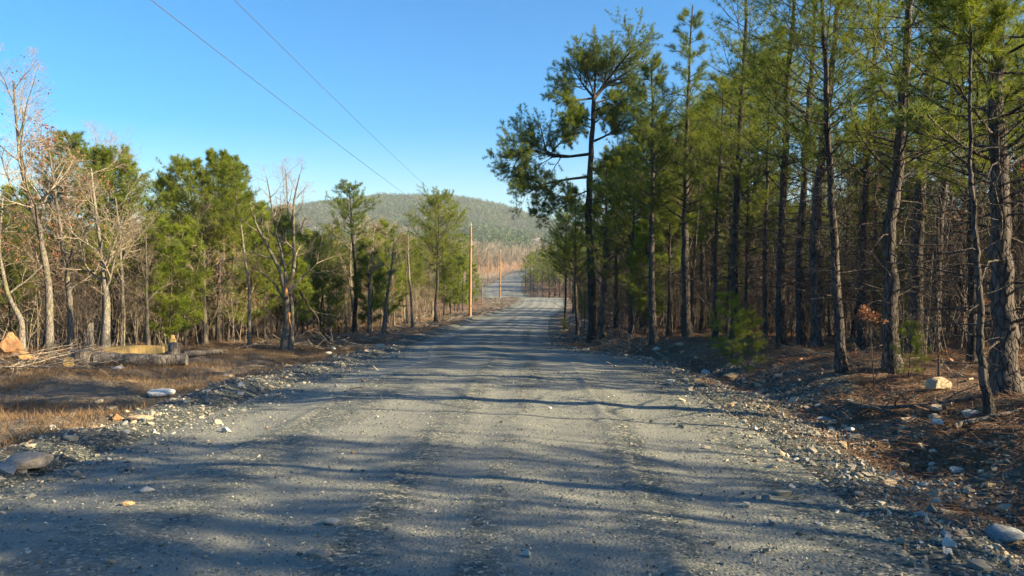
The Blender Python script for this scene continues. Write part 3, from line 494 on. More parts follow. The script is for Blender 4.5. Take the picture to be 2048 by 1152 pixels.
def name_pool():
    o_ = ['leftmost', 'second from left', 'third from left', 'fourth from left', 'fifth from left', 'sixth from left', 'seventh from left']
    for (c, adj, noun, dz, w_), L in POOL.items():
        L.sort(key=lambda q: q[0])
        for i, (px, o) in enumerate(L):
            o['label'] = '%s %s %s %s' % (dz, adj, noun, w_) + (', ' + o_[i] if len(L) > 1 and dz == 'front row' and i < len(o_) else '')
def scatter(n, xr, yr, mind, ok):
    out = []; tries = 0
    while len(out) < n and tries < n * 60:
        tries += 1; y = rng.uniform(*yr); x = rng.uniform(*xr(y))
        if ok(x, y) and free(x, y, mind): out.append((x, y)); TAKEN.append((x, y))
    return out
seen = lambda x, y, m=2.0: abs(x) < .683 * y + m
# left wood
lx = lambda y: (max(-.70 * y - 2, -52), clear_left(y))
okl = lambda x, y: x < clear_left(y) and seen(x, y)
for i, (x, y) in enumerate(scatter(120, lx, (20.5, 100), 1.15, okl)):
    j = i % 5; H = rng.uniform(4.8, 8.5); H = min(H, ((545 - (440 if 1024 + F * x / y < 330 else 405)) / F * y + EYE - float(zt(x, y))) * rng.uniform(.7, 1.0))
    where(put('pine', 'green pine among the trees behind the left-hand clearing', 'pine', 'pines of the left-hand wood', pineM[j], x, y, H, 9), 'green', 'pine')
for i, (x, y) in enumerate(scatter(90, lx, (20.5, 105), .9, okl)):
    where(put('bare_tree', 'leafless grey tree among the trunks behind the left-hand clearing', 'tree', 'leafless trees of the left-hand wood', oakM[i % 4], x, y, rng.uniform(3.8, 7), 8), 'leafless grey', 'tree')
for i, (x, y) in enumerate(scatter(175, lx, (20.5, 95), .7, okl)):
    where(put('young_pine', 'bright yellow green young pine under the left-hand trees', 'young pine', 'young pines of the left-hand wood', pineY[i % 3], x, y, rng.uniform(2.2, 5.4) * (1.35 if y > 30 else 1), 4.5), 'yellow green', 'young pine')
for i, (x, y) in enumerate(scatter(110, lx, (20.2, 55), .45, okl)):
    where(put('bare_sapling', 'thin leafless sapling in the undergrowth left of the road', 'sapling', 'saplings of the left-hand wood', sapM[(0, 1, 4)[i % 3]], x, y, rng.uniform(1.4, 3.6), 3.2), 'bare', 'sapling')
# right wood
rx = lambda y: (float(sm(y, EY, ER)) + (1.7 if y > 30 else 2.6 if y > 22 else 3.9), min(.72 * max(y, 0) + 14, 48))
okr = lambda x, y: not (1080 < 1024 + F * x / y < 1235 and y < 33.5) and not (y < 9 and x < 5.6) and not (y < 12.5 and x / max(y, .1) < .72 and y > 4) 
for i, (x, y) in enumerate(scatter(108, rx, (8, 90), 1.45, okr)):
    pr = pineN[i % 4] if y < 30 else pineM[i % 5]
    where(put('pine', 'dark trunked pine inside the right-hand wood', 'pine', 'pines of the right-hand wood', pr, x, y, rng.uniform(6.5, 10.5), 10 if y < 30 else 9), 'dark trunked', 'pine')
for i, (x, y) in enumerate(scatter(43, lambda y: (6.6, 28), (-17, 6), 1.7, lambda x, y: True)):
    where(put('pine', 'dark trunked pine inside the right-hand wood', 'pine', 'pines of the right-hand wood', pineN[i % 4], x, y, rng.uniform(7, 10), 10), 'dark trunked', 'pine')
for i, (x, y) in enumerate(scatter(10, lambda y: (5.6, 20), (-12, 5), 1.2, lambda x, y: True)):
    put('bare_tree', 'leafless tree right of the frame whose thin shadow crosses the road', 'tree', 'leafless trees of the right-hand wood', oakD[i % 3], x, y, rng.uniform(4, 7), 8)
for i, (x, y) in enumerate(scatter(110, rx, (13, 80), .9, okr)):
    where(put('bare_tree', 'leafless dark tree inside the right-hand wood', 'tree', 'leafless trees of the right-hand wood', oakD[i % 3], x, y, rng.uniform(3.5, 7), 8), 'leafless dark', 'tree')
for i, (x, y) in enumerate(scatter(120, rx, (11, 50), .5, okr)):
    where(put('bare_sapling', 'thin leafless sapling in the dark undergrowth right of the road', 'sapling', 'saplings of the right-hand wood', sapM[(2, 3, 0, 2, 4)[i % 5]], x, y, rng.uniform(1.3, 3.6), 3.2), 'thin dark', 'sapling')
for i, (x, y) in enumerate(scatter(110, rx, (14, 75), .8, okr)):
    where(put('young_pine', 'small green pine under the trees of the right-hand wood', 'young pine', 'young pines of the right-hand wood', pineY[i % 3], x, y, rng.uniform(2, 5.6), 4.5), 'small green', 'young pine')
for i, (px, d, ty) in enumerate([(1232, 36, 300), (1262, 31, 330), (1285, 38, 260), (1345, 34, 280), (1405, 31, 230), (1428, 37, 200), (1455, 29, 170), (1500, 33, 120), (1395, 42, 330), (1155, 40, 400), (1130, 47, 420), (1340, 45, 330)]):
    p = P_(px, d); TAKEN.append((p[0], p[1])); where(put('pine', '', 'pine', 'pines of the right-hand wood', pineM[(0, 2, 3, 0, 2)[i % 5]], p[0], p[1], (HY - ty) / F * d + EYE - p[2], 9), 'full crowned', 'pine')
name_pool()
# the brush that fills both woods, past counting
def thicket(name, label, n, seed, left, mt, yr, hh):
    rg = np.random.default_rng(seed); y = yr[0] + (yr[1] - yr[0]) * rg.random(n) ** .9
    if left: e = np.array([clear_left(v) for v in y]); x = e - 1.0 - (.72 * y + 4 + e).clip(1, 60) * rg.random(n)
    else: x = sm(y, EY, ER) + np.where(y > 28, 2.2, 4.6) + (np.minimum(.72 * y + 8, 60) - 7).clip(2) * rg.random(n)
    ok = fbm(x, y, .22, 3, seed) > -.28; x, y = x[ok], y[ok]; S = np.stack([x, y, zt(x, y)], 1); n = len(x); mb = MB()
    P, R = walk(rg, S, nrm(np.concatenate([rg.normal(size=(n, 2)) * .22, np.ones((n, 1))], 1)), rg.uniform(hh[0], hh[1], n), 7, .06, .10, rg.uniform(.007, .02, n), .3); tubes(mb, P, R, 3)
    b, br = grow(rg, P, R, 7, t=(.15, 1), ang=(25, 70), L=(.25, .5), N=4, up=.05, wig=.2, rr=.6, rmin=.005); tubes(mb, b, br, 3)
    c, cr = grow(rg, b, br, 3, t=(.2, 1), ang=(25, 60), L=(.4, .8), N=3, up=.03, wig=.2, rr=.8, rmin=.004); tubes(mb, c, cr, 3)
    link(name, mb.mesh(name, mt), kind='stuff', label=label, category='undergrowth')
    return c
c1 = thicket('undergrowth', 'pale tangled leafless brush filling the left-hand wood', 2600, 70, True, M_twig, (20.5, 75), (1.6, 4.5))
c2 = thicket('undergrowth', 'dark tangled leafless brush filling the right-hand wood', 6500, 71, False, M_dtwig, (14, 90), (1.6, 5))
rg = np.random.default_rng(72); lf = MB()
for c in (c1, c2):
    q = c[:, -1]; q = q[fbm(q[:, 0], q[:, 1] + q[:, 2], .45, 3, 77) > .22]; leaves(lf, rg, np.repeat(q, 2, 0) + rg.normal(size=(len(q) * 2, 3)) * .05, .085)
link('dead_leaves', lf.mesh('dead_leaves', M_brown, False), kind='stuff', label='rusty dead leaves clinging to the brush under the trees', category='undergrowth')
# beyond the crest
def okm(x, y): return (x < clear_left(y) or x > float(sm(y, EY, ER)) + 4) and abs(x) < .69 * y
mid = scatter(170, lambda y: (max(-.5 * y, -80), min(50, .3 * y)), (102, 250), 2.2, okm)
for i, (x, y) in enumerate(mid):
    grove = (y > 190 and -75 < x < 12)
    if grove and rng.random() < .8: put('bare_tree', 'pale leafless tree in the grove beyond the far bend of the road', 'tree', 'leafless trees beyond the crest', oakF[i % 2], x, y, rng.uniform(8, 12), 8)
    elif rng.random() < .35: put('bare_tree', 'small leafless tree on the slopes beyond the road crest', 'tree', 'leafless trees beyond the crest', oakF[i % 2], x, y, rng.uniform(6, 9), 8)
    else: put('pine', 'distant pine on the slopes beyond the road crest', 'pine', 'pines beyond the crest', pineF[i % 3], x, y, rng.uniform(7, 11), 9)
for i, (px, d, H) in enumerate(sorted([(1062, 136, 8), (1075, 142, 8.6), (1086, 133, 8), (1098, 130, 8.2), (1110, 134, 9), (1120, 128, 8.4), (1132, 126, 9), (1100, 145, 9), (1052, 150, 7.5), (1142, 120, 9), (1068, 152, 8)])):
    p = P_(px, d); put('pine', 'light green pine, %s in the row right of the crest of the road' % ('leftmost second third fourth fifth sixth seventh eighth ninth tenth rightmost'.split()[i] + (' from left' if 0 < i < 10 else '')), 'pine', 'light green pines at the far bend', pineF[2 if i % 2 else 0], p[0], p[1], H, 9)

# ---------------------------------------------------------------- utility poles and wires
pw = []
for i, (px, d, h, lab) in enumerate([(None, 3.5, 6.9, None), (940, 68, 8.2, 'tall orange wooden utility pole, nearest, at the left road edge'), (1000, 128, 8.1, 'slim wooden utility pole beside the road bend, second from the camera'), (976, 196, 8.0, 'small wooden utility pole on the far cleared slope, leftmost of the distant ones'), (1092, 430, 11, 'tiny far utility pole above the light green pines on the right')]):
    x, y = (-5.27, 3.5) if px is None else P_(px, d)[:2]; z = float(surf(x, y)); h = (EYE + 4.95 - z) if px is None else h
    rg = np.random.default_rng(i); mb = MB(); P = np.zeros((1, 12, 3)); P[0, :, 2] = np.linspace(-.3, h, 12); P[0, :, 0] = np.linspace(0, .01 * h, 12); tubes(mb, P, np.linspace(.14, .095, 12)[None], 14)
    a = np.arange(14); mb.add(P[0, -1] + np.stack([np.cos(a * 2 * np.pi / 14) * .105, np.sin(a * 2 * np.pi / 14) * .105, a * 0], 1), T=[[0, j, j + 1] for j in range(1, 13)])
    hw = MB(); q = np.array([[[.01 * h, 0, h - .25], [.01 * h, 0, h + .05], [.01 * h, 0, h + .12], [.01 * h, 0, h + .26]]]); tubes(hw, q, np.array([[.03, .03, .07, .04]]), 8); q = np.array([[[.1, 0, h - 1.0], [.22, 0, h - 1.0]]]); tubes(hw, q, np.array([[.04, .04]]), 8); q[0, :, 0] += .01 * h
    o = thing('utility_pole', lab or 'wooden utility pole standing beside the road behind the camera', 'utility pole', (x, y, z), [('pole_shaft', mb.mesh('pole_shaft', M_pole)), ('insulator', hw.mesh('insulator', M_metal))], group='wooden utility poles along the road')
    pw.append((np.array([x + .01 * h, y, z + h + .24]), np.array([x + .17, y, z + h - 1.0])))
for j, lab in ((0, ['upper overhead wire running from the top of the frame to the near pole', 'upper wire beyond the near pole', 'upper wire on the far cleared slope', 'upper wire on the most distant span']), (1, ['lower overhead wire, left one of the two crossing the sky', 'lower wire beyond the near pole', 'lower wire on the far cleared slope', 'lower wire on the most distant span'])):
    for i in range(4):
        A, B = pw[i][j], pw[i + 1][j]; t = np.linspace(0, 1, 40)[:, None]; P = A * (1 - t) + B * t; P[:, 2] -= (4 * t * (1 - t))[:, 0] * (.35 if i == 0 else .6)
        mb = MB(); tubes(mb, P[None], np.full((1, 40), .006 if i == 0 else .008), 6); link('overhead_wire', mb.mesh('wire', M_wire), label=lab[i] if i else lab[i], category='power line', group='overhead wires')

# ---------------------------------------------------------------- stones
def stone_mesh(seed, m, flat=.6, cuts=9, smooth=False):
    rg = np.random.default_rng(seed); import bmesh
    bm = bmesh.new(); bmesh.ops.create_icosphere(bm, subdivisions=3, radius=1)
    N = nrm(rg.normal(size=(cuts, 3))); dd = rg.uniform(.45, .85, cuts)
    for v in bm.verts:
        p = np.array(v.co)
        for a, b in zip(N, dd):
            s = p @ a
            if s > b: p = p - a * (s - b)
        p *= 1 + .05 * rg.normal() * .4; v.co = (p[0], p[1] * .8, p[2] * flat)
    me = D.meshes.new('stone'); bm.to_mesh(me); bm.free(); me.materials.append(m)
    me.polygons.foreach_set('use_smooth', [smooth] * len(me.polygons)); return me
SM = {k: [stone_mesh(300 + i + 10 * j, m, fl) for i, fl in enumerate((.6, .35, .75, .5))] for j, (k, m) in enumerate((('tan', M_rtan), ('grey', M_rgrey), ('white', M_rwhite), ('orange', M_rorange)))}
def stone(px, py, wpx, hpx, kind, label, group='notable stones beside the road', i=0, name='stone', rz=None, tl=(0, 0)):
    x, y, z = ray(px, py + hpx * .3); s = wpx / F * y / 2 * 1.12; zh = hpx / F * y / 2 * 1.1; me = SM[kind][i % 4]; fl = (.6, .35, .75, .5)[i % 4]
    o = link(name, me, label=label, category='stone', group=group); o.location = (x, y, z + zh * .45); o.scale = (s, s * .9, zh / fl)
    o.rotation_euler = (tl[0], tl[1], rng.random() * .6 - .3 if rz is None else rz); STP.append((x, y, re.split(r' (?:in|at|on|lying|beside|left|right|above|below|near|under|just|of|standing|between|leaning|alone|bedded|touching|against|by|nearest|alone)\b', label)[0])); return o
STP = []
for a in [(315, 785, 64, 18, 'white', 'long flat bluish white slab lying in the dry grass left of the road', 1), (55, 925, 80, 46, 'tan', 'large tan boulder at the left frame edge beside the road', 2), (5, 938, 60, 32, 'grey', 'grey boulder touching the large tan boulder at the left edge', 3),
          (287, 982, 30, 14, 'white', 'small white stone on the gravel at lower left', 0), (229, 838, 24, 18, 'orange', 'pointed orange stone in the gravel berm on the left', 2), (276, 838, 52, 14, 'tan', 'flat tan slab right of the pointed orange stone', 1), (236, 736, 30, 10, 'white', 'white stone in front of the sawn log', 0),
          (137, 877, 30, 14, 'tan', 'rounded tan stone above the left boulders', 3), (150, 950, 22, 13, 'tan', 'small tan stone right of the large tan boulder', 0), (258, 764, 26, 8, 'tan', 'thin flat stone in the grass above the bluish white slab', 1), (456, 752, 22, 11, 'tan', 'cream stone in the grass between the split oak and the road', 2),
          (482, 770, 14, 14, 'white', 'upright cream stone on the gravel berm at the left', 2), (760, 694, 22, 17, 'tan', 'yellow stone standing on the left road edge below the split oak', 2), (664, 697, 12, 8, 'white', 'little pale stone near the light fallen branch', 0), (655, 707, 14, 9, 'white', 'little pale stone nearest the road below the split oak', 1),
          (1413, 745, 20, 15, 'white', 'round white stone in the dark gravel of the right ditch', 2), (1466, 753, 38, 17, 'tan', 'wide cream stone under the low green branch at the right ditch', 3), (1396, 763, 26, 11, 'tan', 'pale wedge stone at the right road edge', 0), (1369, 760, 20, 10, 'tan', 'pale stone just left of the wedge stone at the right road edge', 3),
          (1341, 762, 18, 8, 'white', 'flat white stone, first of the line on the right road edge', 1), (1559, 753, 17, 11, 'tan', 'tan stone among the brush above the ditch', 2), (1312, 698, 16, 10, 'white', 'pale stone by the foot of the two straight roadside pines', 0), (1360, 690, 20, 12, 'tan', 'tan stone just right of the two straight roadside pines', 3),
          (2010, 1072, 78, 50, 'grey', 'big blue grey angular rock at the lower right corner', 0), (1905, 1091, 28, 28, 'white', 'white blocky stone left of the big blue grey rock', 2), (1902, 1108, 24, 18, 'white', 'smaller white stone leaning against the white blocky one', 3), (1946, 1097, 24, 18, 'orange', 'reddish stone between the white blocky stone and the blue grey rock', 0),
          (1848, 1033, 27, 13, 'grey', 'flat grey stone above the white blocky one at lower right', 1), (1920, 942, 32, 16, 'white', 'white triangular stone on the right forest floor', 2), (1874, 943, 26, 14, 'tan', 'tan stone left of the white triangular stone', 0), (1813, 933, 20, 16, 'tan', 'rounded cream stone at the ditch bottom on the right', 2),
          (1652, 840, 36, 12, 'grey', 'greenish flat stone on the right verge', 1), (1702, 861, 20, 10, 'white', 'white shard on the right verge', 0), (1876, 818, 22, 22, 'tan', 'upper of two stacked tan stones near the fallen branches', 2), (1873, 836, 22, 16, 'tan', 'lower of two stacked tan stones near the fallen branches', 0),
          (1942, 827, 40, 16, 'white', 'pale greenish slab beside the thin leaning pine', 1), (1688, 891, 18, 18, 'tan', 'brownish upright stone in the right ditch', 2), (1640, 1050, 18, 5, 'white', 'thin white chip lying alone on the road at lower right', 1), (660, 1047, 32, 13, 'grey', 'flat grey stone alone in the middle of the road at the bottom', 1),
          (633, 1112, 50, 14, 'tan', 'pale stone bedded in the road at the bottom of the frame', 1), (1722, 990, 20, 13, 'tan', 'rounded tan stone at the right road edge', 2), (250, 1010, 26, 9, 'tan', 'cream flat stone below the small white stone at lower left', 1), (1880, 770, 48, 30, 'tan', 'large dull brown rock in the shade of the right wood', 0),
          (1565, 985, 14, 8, 'tan', 'small brown pebble on the right of the road', 3), (215, 1130, 20, 9, 'tan', 'small tan stone near the bottom left', 1), (48, 1108, 14, 7, 'white', 'small pale stone at the bottom left corner', 1)]:
    stone(*a[:6], i=a[6])
for a in [(18, 695, 56, 62, 'orange', 'tall tan boulder against the trees at the left frame edge', 2), (45, 712, 50, 26, 'orange', 'low orange slab below the tall tan boulder at the far left', 0)]: stone(*a[:6], i=a[6], name='boulder')
# roadside stones, the largest ones singly
cnt = 0
while cnt < 295:
    side = rng.random(); y = 3.2 + 24 * rng.random() ** 1.6
    if side < .62: x = float(sm(y, EY, ER)) + rng.normal() * .55 + .75; zone = 'along the right road edge'
    elif side < .9: x = float(sm(y, EY, EL)) + rng.normal() * .7 - .4; zone = 'along the left road edge'
    else: x = rng.uniform(float(sm(y, EY, EL)), float(sm(y, EY, ER))); zone = 'loose on the road'
    if not seen(x, y, -.1): continue
    kd = rng.choice(['tan', 'grey', 'white', 'orange'], p=[.5, .25, .18, .07]); s = rng.uniform(.03, .095) * (.6 + .4 * rng.random()) * (1 if side < .9 else .45) * (.8 + .02 * y)
    o = link('small_stone', SM[kd][cnt % 4], label='%s %s stone %s near the %s' % ('tiny' if s < .035 else 'small' if s < .06 else 'larger', {'tan': 'tan', 'grey': 'grey', 'white': 'pale', 'orange': 'rusty orange'}[kd], zone, min(STP, key=lambda q: (q[0] - x) ** 2 + (q[1] - y) ** 2)[2]), category='stone', group='small %s stones %s' % (kd, zone))
    o.location = (x, y, float(surf(x, y)) + s * .15); o.scale = (s, s * rng.uniform(.6, 1), s * rng.uniform(.6, 1.1)); o.rotation_euler = (rng.normal() * .25, rng.normal() * .25, rng.random() * 6.28); cnt += 1
# gravel
def gravel():
    rg = np.random.default_rng(21); O = np.array([[1, 0, 0], [-1, 0, 0], [0, 1, 0], [0, -1, 0], [0, 0, 1], [0, 0, -1.]]); T = np.array([[0, 2, 4], [2, 1, 4], [1, 3, 4], [3, 0, 4], [2, 0, 5], [1, 2, 5], [3, 1, 5], [0, 3, 5]])
    n = 42000; y = 3.3 + 12 * rg.random(n) ** 1.7; l = sm(y, EY, EL); r = sm(y, EY, ER); x = l - .9 + (r - l + 2.6) * rg.random(n)
    n2 = 26000; y2 = 3.2 + 24 * rg.random(n2) ** 1.4; rs = rg.random(n2) < .7; x2 = np.where(rs, sm(y2, EY, ER) + .7 + rg.normal(size=n2) * .5, sm(y2, EY, EL) - .3 + rg.normal(size=n2) * .5)
    s = np.concatenate([rg.gamma(2.0, .0016, n) + .002, rg.gamma(2.0, .0036, n2) + .004]); x = np.concatenate([x, x2]); y = np.concatenate([y, y2]); k = len(x)
    ok = np.abs(x) < .70 * y + .2; x, y, s = x[ok], y[ok], s[ok]; s = s * (1 + .02 * y); k = len(x)
    V = O[None] * s[:, None, None] * rg.uniform(.55, 1.3, (k, 6, 1)); V[:, :, 2] *= .65; V += rg.normal(size=V.shape) * s[:, None, None] * .22
    a = rg.random(k) * 6.28; c, q = np.cos(a)[:, None], np.sin(a)[:, None]; V = np.stack([V[..., 0] * c - V[..., 1] * q, V[..., 0] * q + V[..., 1] * c, V[..., 2]], -1)
    V += np.stack([x, y, surf(x, y) + s * .2], 1)[:, None]
    mb = MB(); mb.add(V, T=(np.arange(k)[:, None, None] * 6 + T).reshape(-1, 3)); link('gravel', mb.mesh('gravel', M_grav, False), kind='stuff', label='loose blue grey crushed gravel on the road and its shoulders', category='gravel')
gravel()
def rubble():
    rg = np.random.default_rng(23); n = 5200; y = 3.4 + 40 * rg.random(n) ** 1.7; rs = rg.random(n) < .74
    x = np.where(rs, sm(y, EY, ER) + .9 + rg.normal(size=n) * .8, sm(y, EY, EL) - .55 + rg.normal(size=n) * .6); ok = np.abs(x) < .7 * y + .2; x, y = x[ok], y[ok]; k = len(x)
    s = rg.gamma(2., .006, k) * (.5 + .06 * y).clip(0, 1.3) + .008; base_v = [np.array([v.co[:] for v in D.meshes.new('t').vertices])] if False else None
    O = np.array([(a, b, c) for a in (-1, 1) for b in (-1, 1) for c in (-1, 1)], float) * .75; Q = np.array([[0, 1, 3, 2], [4, 6, 7, 5], [0, 4, 5, 1], [2, 3, 7, 6], [0, 2, 6, 4], [1, 5, 7, 3]])
    V = O[None] * s[:, None, None] * rg.uniform(.6, 1.25, (k, 8, 1)) * rg.uniform(.6, 1.5, (k, 1, 3)); V[..., 2] *= .5; V += rg.normal(size=V.shape) * s[:, None, None] * .18
    a = rg.random(k) * 6.28; c, q = np.cos(a)[:, None], np.sin(a)[:, None]; t = rg.normal(size=(k, 1)) * .4; V = np.stack([V[..., 0] * c - V[..., 1] * q, V[..., 0] * q + V[..., 1] * c, V[..., 2] + V[..., 0] * t], -1) + np.stack([x, y, surf(x, y) + s * .12], 1)[:, None]
    mb = MB(); mb.add(V, Q=(np.arange(k)[:, None, None] * 8 + Q).reshape(-1, 4)); link('rubble', mb.mesh('rubble', M_rub, False), kind='stuff', label='tan and grey broken stone strewn along both road edges', category='rubble')
rubble()

# ---------------------------------------------------------------- grass, litter
def blades(name, label, x, y, m, ln, wd, tilt, mt, seed):
    rg = np.random.default_rng(seed); k = len(x); S = np.stack([x, y, surf(x, y)], 1); mb = MB(); S = np.repeat(S, m, 0) + np.concatenate([rg.normal(size=(k * m, 2)) * .03, np.zeros((k * m, 1))], 1)
    d = nrm(np.concatenate([rg.normal(size=(k * m, 2)) * tilt, np.abs(rg.normal(size=(k * m, 1))) * .5 + .35], 1)); l = ln * rg.uniform(.4, 1.2, (k * m, 1)); w_ = nrm(np.cross(d, rg.normal(size=(k * m, 3)))) * wd * .5
    bend = np.concatenate([rg.normal(size=(k * m, 2)) * .35, -.2 * np.ones((k * m, 1))], 1) * l
    V = np.stack([S + w_, S - w_, S + d * l * .6 - w_ * .6, S + d * l * .6 + w_ * .6, S + d * l + bend * .4], 1); b = np.arange(k * m)[:, None] * 5
    mb.add(V, Q=b + [[0, 1, 2, 3]], T=b + [[3, 2, 4]]); link(name, mb.mesh(name, mt, False), kind='stuff', label=label, category='ground cover')
n = 110000; y = 6 + 60 * rng.random(n) ** 1.5; l = sm(y, EY, EL); x = l - .7 - 9.5 * rng.random(n) ** .8
dn = fbm(x, y, .5, 4, 55); ok = (dn + rng.normal(size=n) * .12 > -.1) & (x > -.70 * y - .3) ; blades('dry_grass', 'short dry brown grass on the left clearing', x[ok], y[ok], 4, .15, .006, .5, M_grass, 3)
def litter(name, label, x, y, ln, wd, mt, seed, leafy=False):
    rg = np.random.default_rng(seed); k = len(x); S = np.stack([x, y, surf(x, y) + rg.uniform(.003, .03, k)], 1); mb = MB()
    if leafy: leaves(mb, rg, S, ln)
    else:
        a = rg.random(k) * 6.28; d = np.stack([np.cos(a), np.sin(a), rg.normal(size=k) * .18], 1); l = ln * rg.uniform(.5, 1.3, (k, 1)); s = np.stack([-np.sin(a), np.cos(a), rg.normal(size=k) * .4], 1) * wd * .5
        V = np.stack([S + s, S - s, S + d * l - s * .5, S + d * l + s * .5], 1); mb.add(V, Q=np.arange(k * 4).reshape(-1, 4))
    link(name, mb.mesh(name, mt, False), kind='stuff', label=label, category='ground cover')
n = 230000; y = 3.6 + 34 * rng.random(n) ** 2; r = sm(y, EY, ER); x = r + .9 + .5 * rng.normal(size=n) + 14 * rng.random(n) ** 1.4; dn = fbm(x, y, .8, 3, 66); ok = (dn + rng.normal(size=n) * .2 > -.15) & (x < .71 * y + .5)
litter('pine_litter', 'reddish brown fallen pine needles carpeting the right-hand wood', x[ok], y[ok], .15, .008, M_litter, 5)
n = 9000; y = 30 + 230 * rng.random(n) ** 1.3; x = sm(y, EY, EL) - .8 - (sm(y, EY, EL) - np.array([clear_left(v) for v in y])) * rng.random(n) ** .6
litter('logging_slash', 'brown sticks and slash strewn on the cleared strip left of the road', x, y, 1.0, .05, M_farb, 15)
n = 2600; y = 24 + 90 * rng.random(n); x = sm(y, EY, ER) + 1 + 1.6 * rng.random(n)
litter('bank_sticks', 'dead sticks strewn on the bank right of the road', x, y, .7, .03, M_farb, 16)
n = 14000; y = 6 + 40 * rng.random(n); x = np.where(rng.random(n) < .5, sm(y, EY, ER) + 2.2 + 16 * rng.random(n), np.array([clear_left(v) for v in y]) + 2 - 16 * rng.random(n)); ok = np.abs(x) < .71 * y
litter('leaf_litter', 'dry fallen oak leaves scattered under the trees', x[ok], y[ok], .07, 0, M_brown, 6, True)

# ---------------------------------------------------------------- logs, stumps, fallen branches
def log(name, label, p0, p1, r0, r1, mt=M_wood, cut=M_fresh, group='cut logs and stumps on the left clearing', cat='log', bend=.03, k=14):
    rg = np.random.default_rng(abs(hash(label)) % 9999 if False else sum(map(ord, label))); p0 = np.array(p0, float); p1 = np.array(p1, float); L = np.linalg.norm(p1 - p0); N = 16; t = np.linspace(0, 1, N)[:, None]
    P = (p1 - p0) * t; P += np.cumsum(rg.normal(size=(N, 3)), 0) * L * bend * .12; R = np.linspace(r0, r1, N) * (1 + .04 * rg.normal(size=N)); mb = MB(); rough_trunk(mb, rg, P[None], R[None], k, .04)
    V = mb.V[0].reshape(N, k, 3); parts = [('log_bark' if cat == 'log' else 'bark', mb.mesh('bark', mt))]
    for e in (0, -1):
        c = MB(); ring = V[e]; cen = ring.mean(0); ax = nrm((P[0] - P[-1]) if e == 0 else (P[-1] - P[0])) * .004; ri = cen + (ring - cen) * .99 + ax; c.add(np.concatenate([ri, [cen + ax]]), T=[[j, (j + 1) % k, k] for j in range(k)]); parts.append(('cut_face', c.mesh('cut_face', cut, False)))
    return thing(name, label, cat, tuple(p0), parts, group=group)
def gp(px, py, up=0.): x, y, z = ray(px, py); return np.array([x, y, z + up])
a = gp(190, 735, .16); log('sawn_log', 'thick grey sawn log lying across the left clearing', a, [a[0] + 1.9, a[1] + .25, float(surf(a[0] + 1.9, a[1] + .25)) + .15], .15, .13, M_wood, M_cut)
a = gp(368, 716, .1); log('sawn_log', 'pale thin log right of the upright yellow topped chunk', a, [a[0] + .95, a[1] + .3, a[2] + .02], .09, .07, M_wood, M_cut)
a = gp(161, 735, -.05); log('tree_stump', 'squat grey stump left of the sawn log', a, a + [0, 0, .42], .25, .22, M_wood, M_cut, cat='stump', bend=.01)
a = gp(345, 728, .0); log('upright_chunk', 'upright log chunk with a broken yellow top', a, a + [.02, .05, .5], .17, .14, M_wood, M_fresh, cat='log')
def slab(name, label, px, py, w_, t_, h_, mt, rz, cat='wood slab', point=False, roll=0):
    rg = np.random.default_rng(px); a = gp(px, py); N = 9; mb = MB(); t = np.linspace(0, 1, N); V = []
    for i, q in enumerate(t):
        s = (1 - .8 * q ** 1.6 + .08 * rg.normal()) if point else (1 - .35 * abs(q - .5) * 2 * abs(q - .5) * 2); 
        V.append([(-w_ * s / 2 + rg.normal() * w_ * .03, -t_ / 2, q * h_), (w_ * s / 2 + rg.normal() * w_ * .04, -t_ / 2 * (.7 + .3 * rg.random()), q * h_), (w_ * s / 2 * .9, t_ / 2, q * h_), (-w_ * s / 2 * .9, t_ / 2, q * h_)])
    V = np.array(V).reshape(-1, 3); q = [[i * 4 + j, i * 4 + (j + 1) % 4, i * 4 + 4 + (j + 1) % 4, i * 4 + 4 + j] for i in range(N - 1) for j in range(4)] + [[3, 2, 1, 0], [N * 4 - 4, N * 4 - 3, N * 4 - 2, N * 4 - 1]]; mb.add(V, Q=q)
    o = link(name, mb.mesh(name, mt, False), label=label, category=cat, group='cut logs and stumps on the left clearing'); o.location = a; o.rotation_euler = (0, roll, rz); return o
slab('upright_slab', 'tall pointed grey slab of split wood standing behind the squat stump', 174, 716, .30, .1, .98, M_wood, .3, point=True, roll=.1)
o = slab('yellow_slab', 'long fresh yellow sawn slab lying just behind the grey sawn log', 182, 722, .26, .12, 1.35, M_fresh, .05, roll=R_(88)); o.location.z += .14; o.location.y += .6
o = slab('orange_slab', 'short orange sawn slab between the grey log and the upright chunk', 270, 718, .2, .12, .8, M_fresh, .15, roll=R_(84)); o.location.z += .18; o.location.y += .5
o = slab('broken_splinter', 'jagged yellow splinter sticking up on the upright log chunk', 345, 728, .14, .1, .2, M_fresh, .2, point=True); o.location.z += .5
slab('yellow_block', 'small bright yellow wood block left of the squat stump', 136, 735, .2, .16, .2, M_fresh, .4); slab('wood_splinter', 'little yellow splinter in the grass in front of the grey sawn log', 241, 738, .1, .04, .1, M_fresh, .4, point=True)
def near(x, y): return min(STP, key=lambda q: (q[0] - x) ** 2 + (q[1] - y) ** 2)[2]
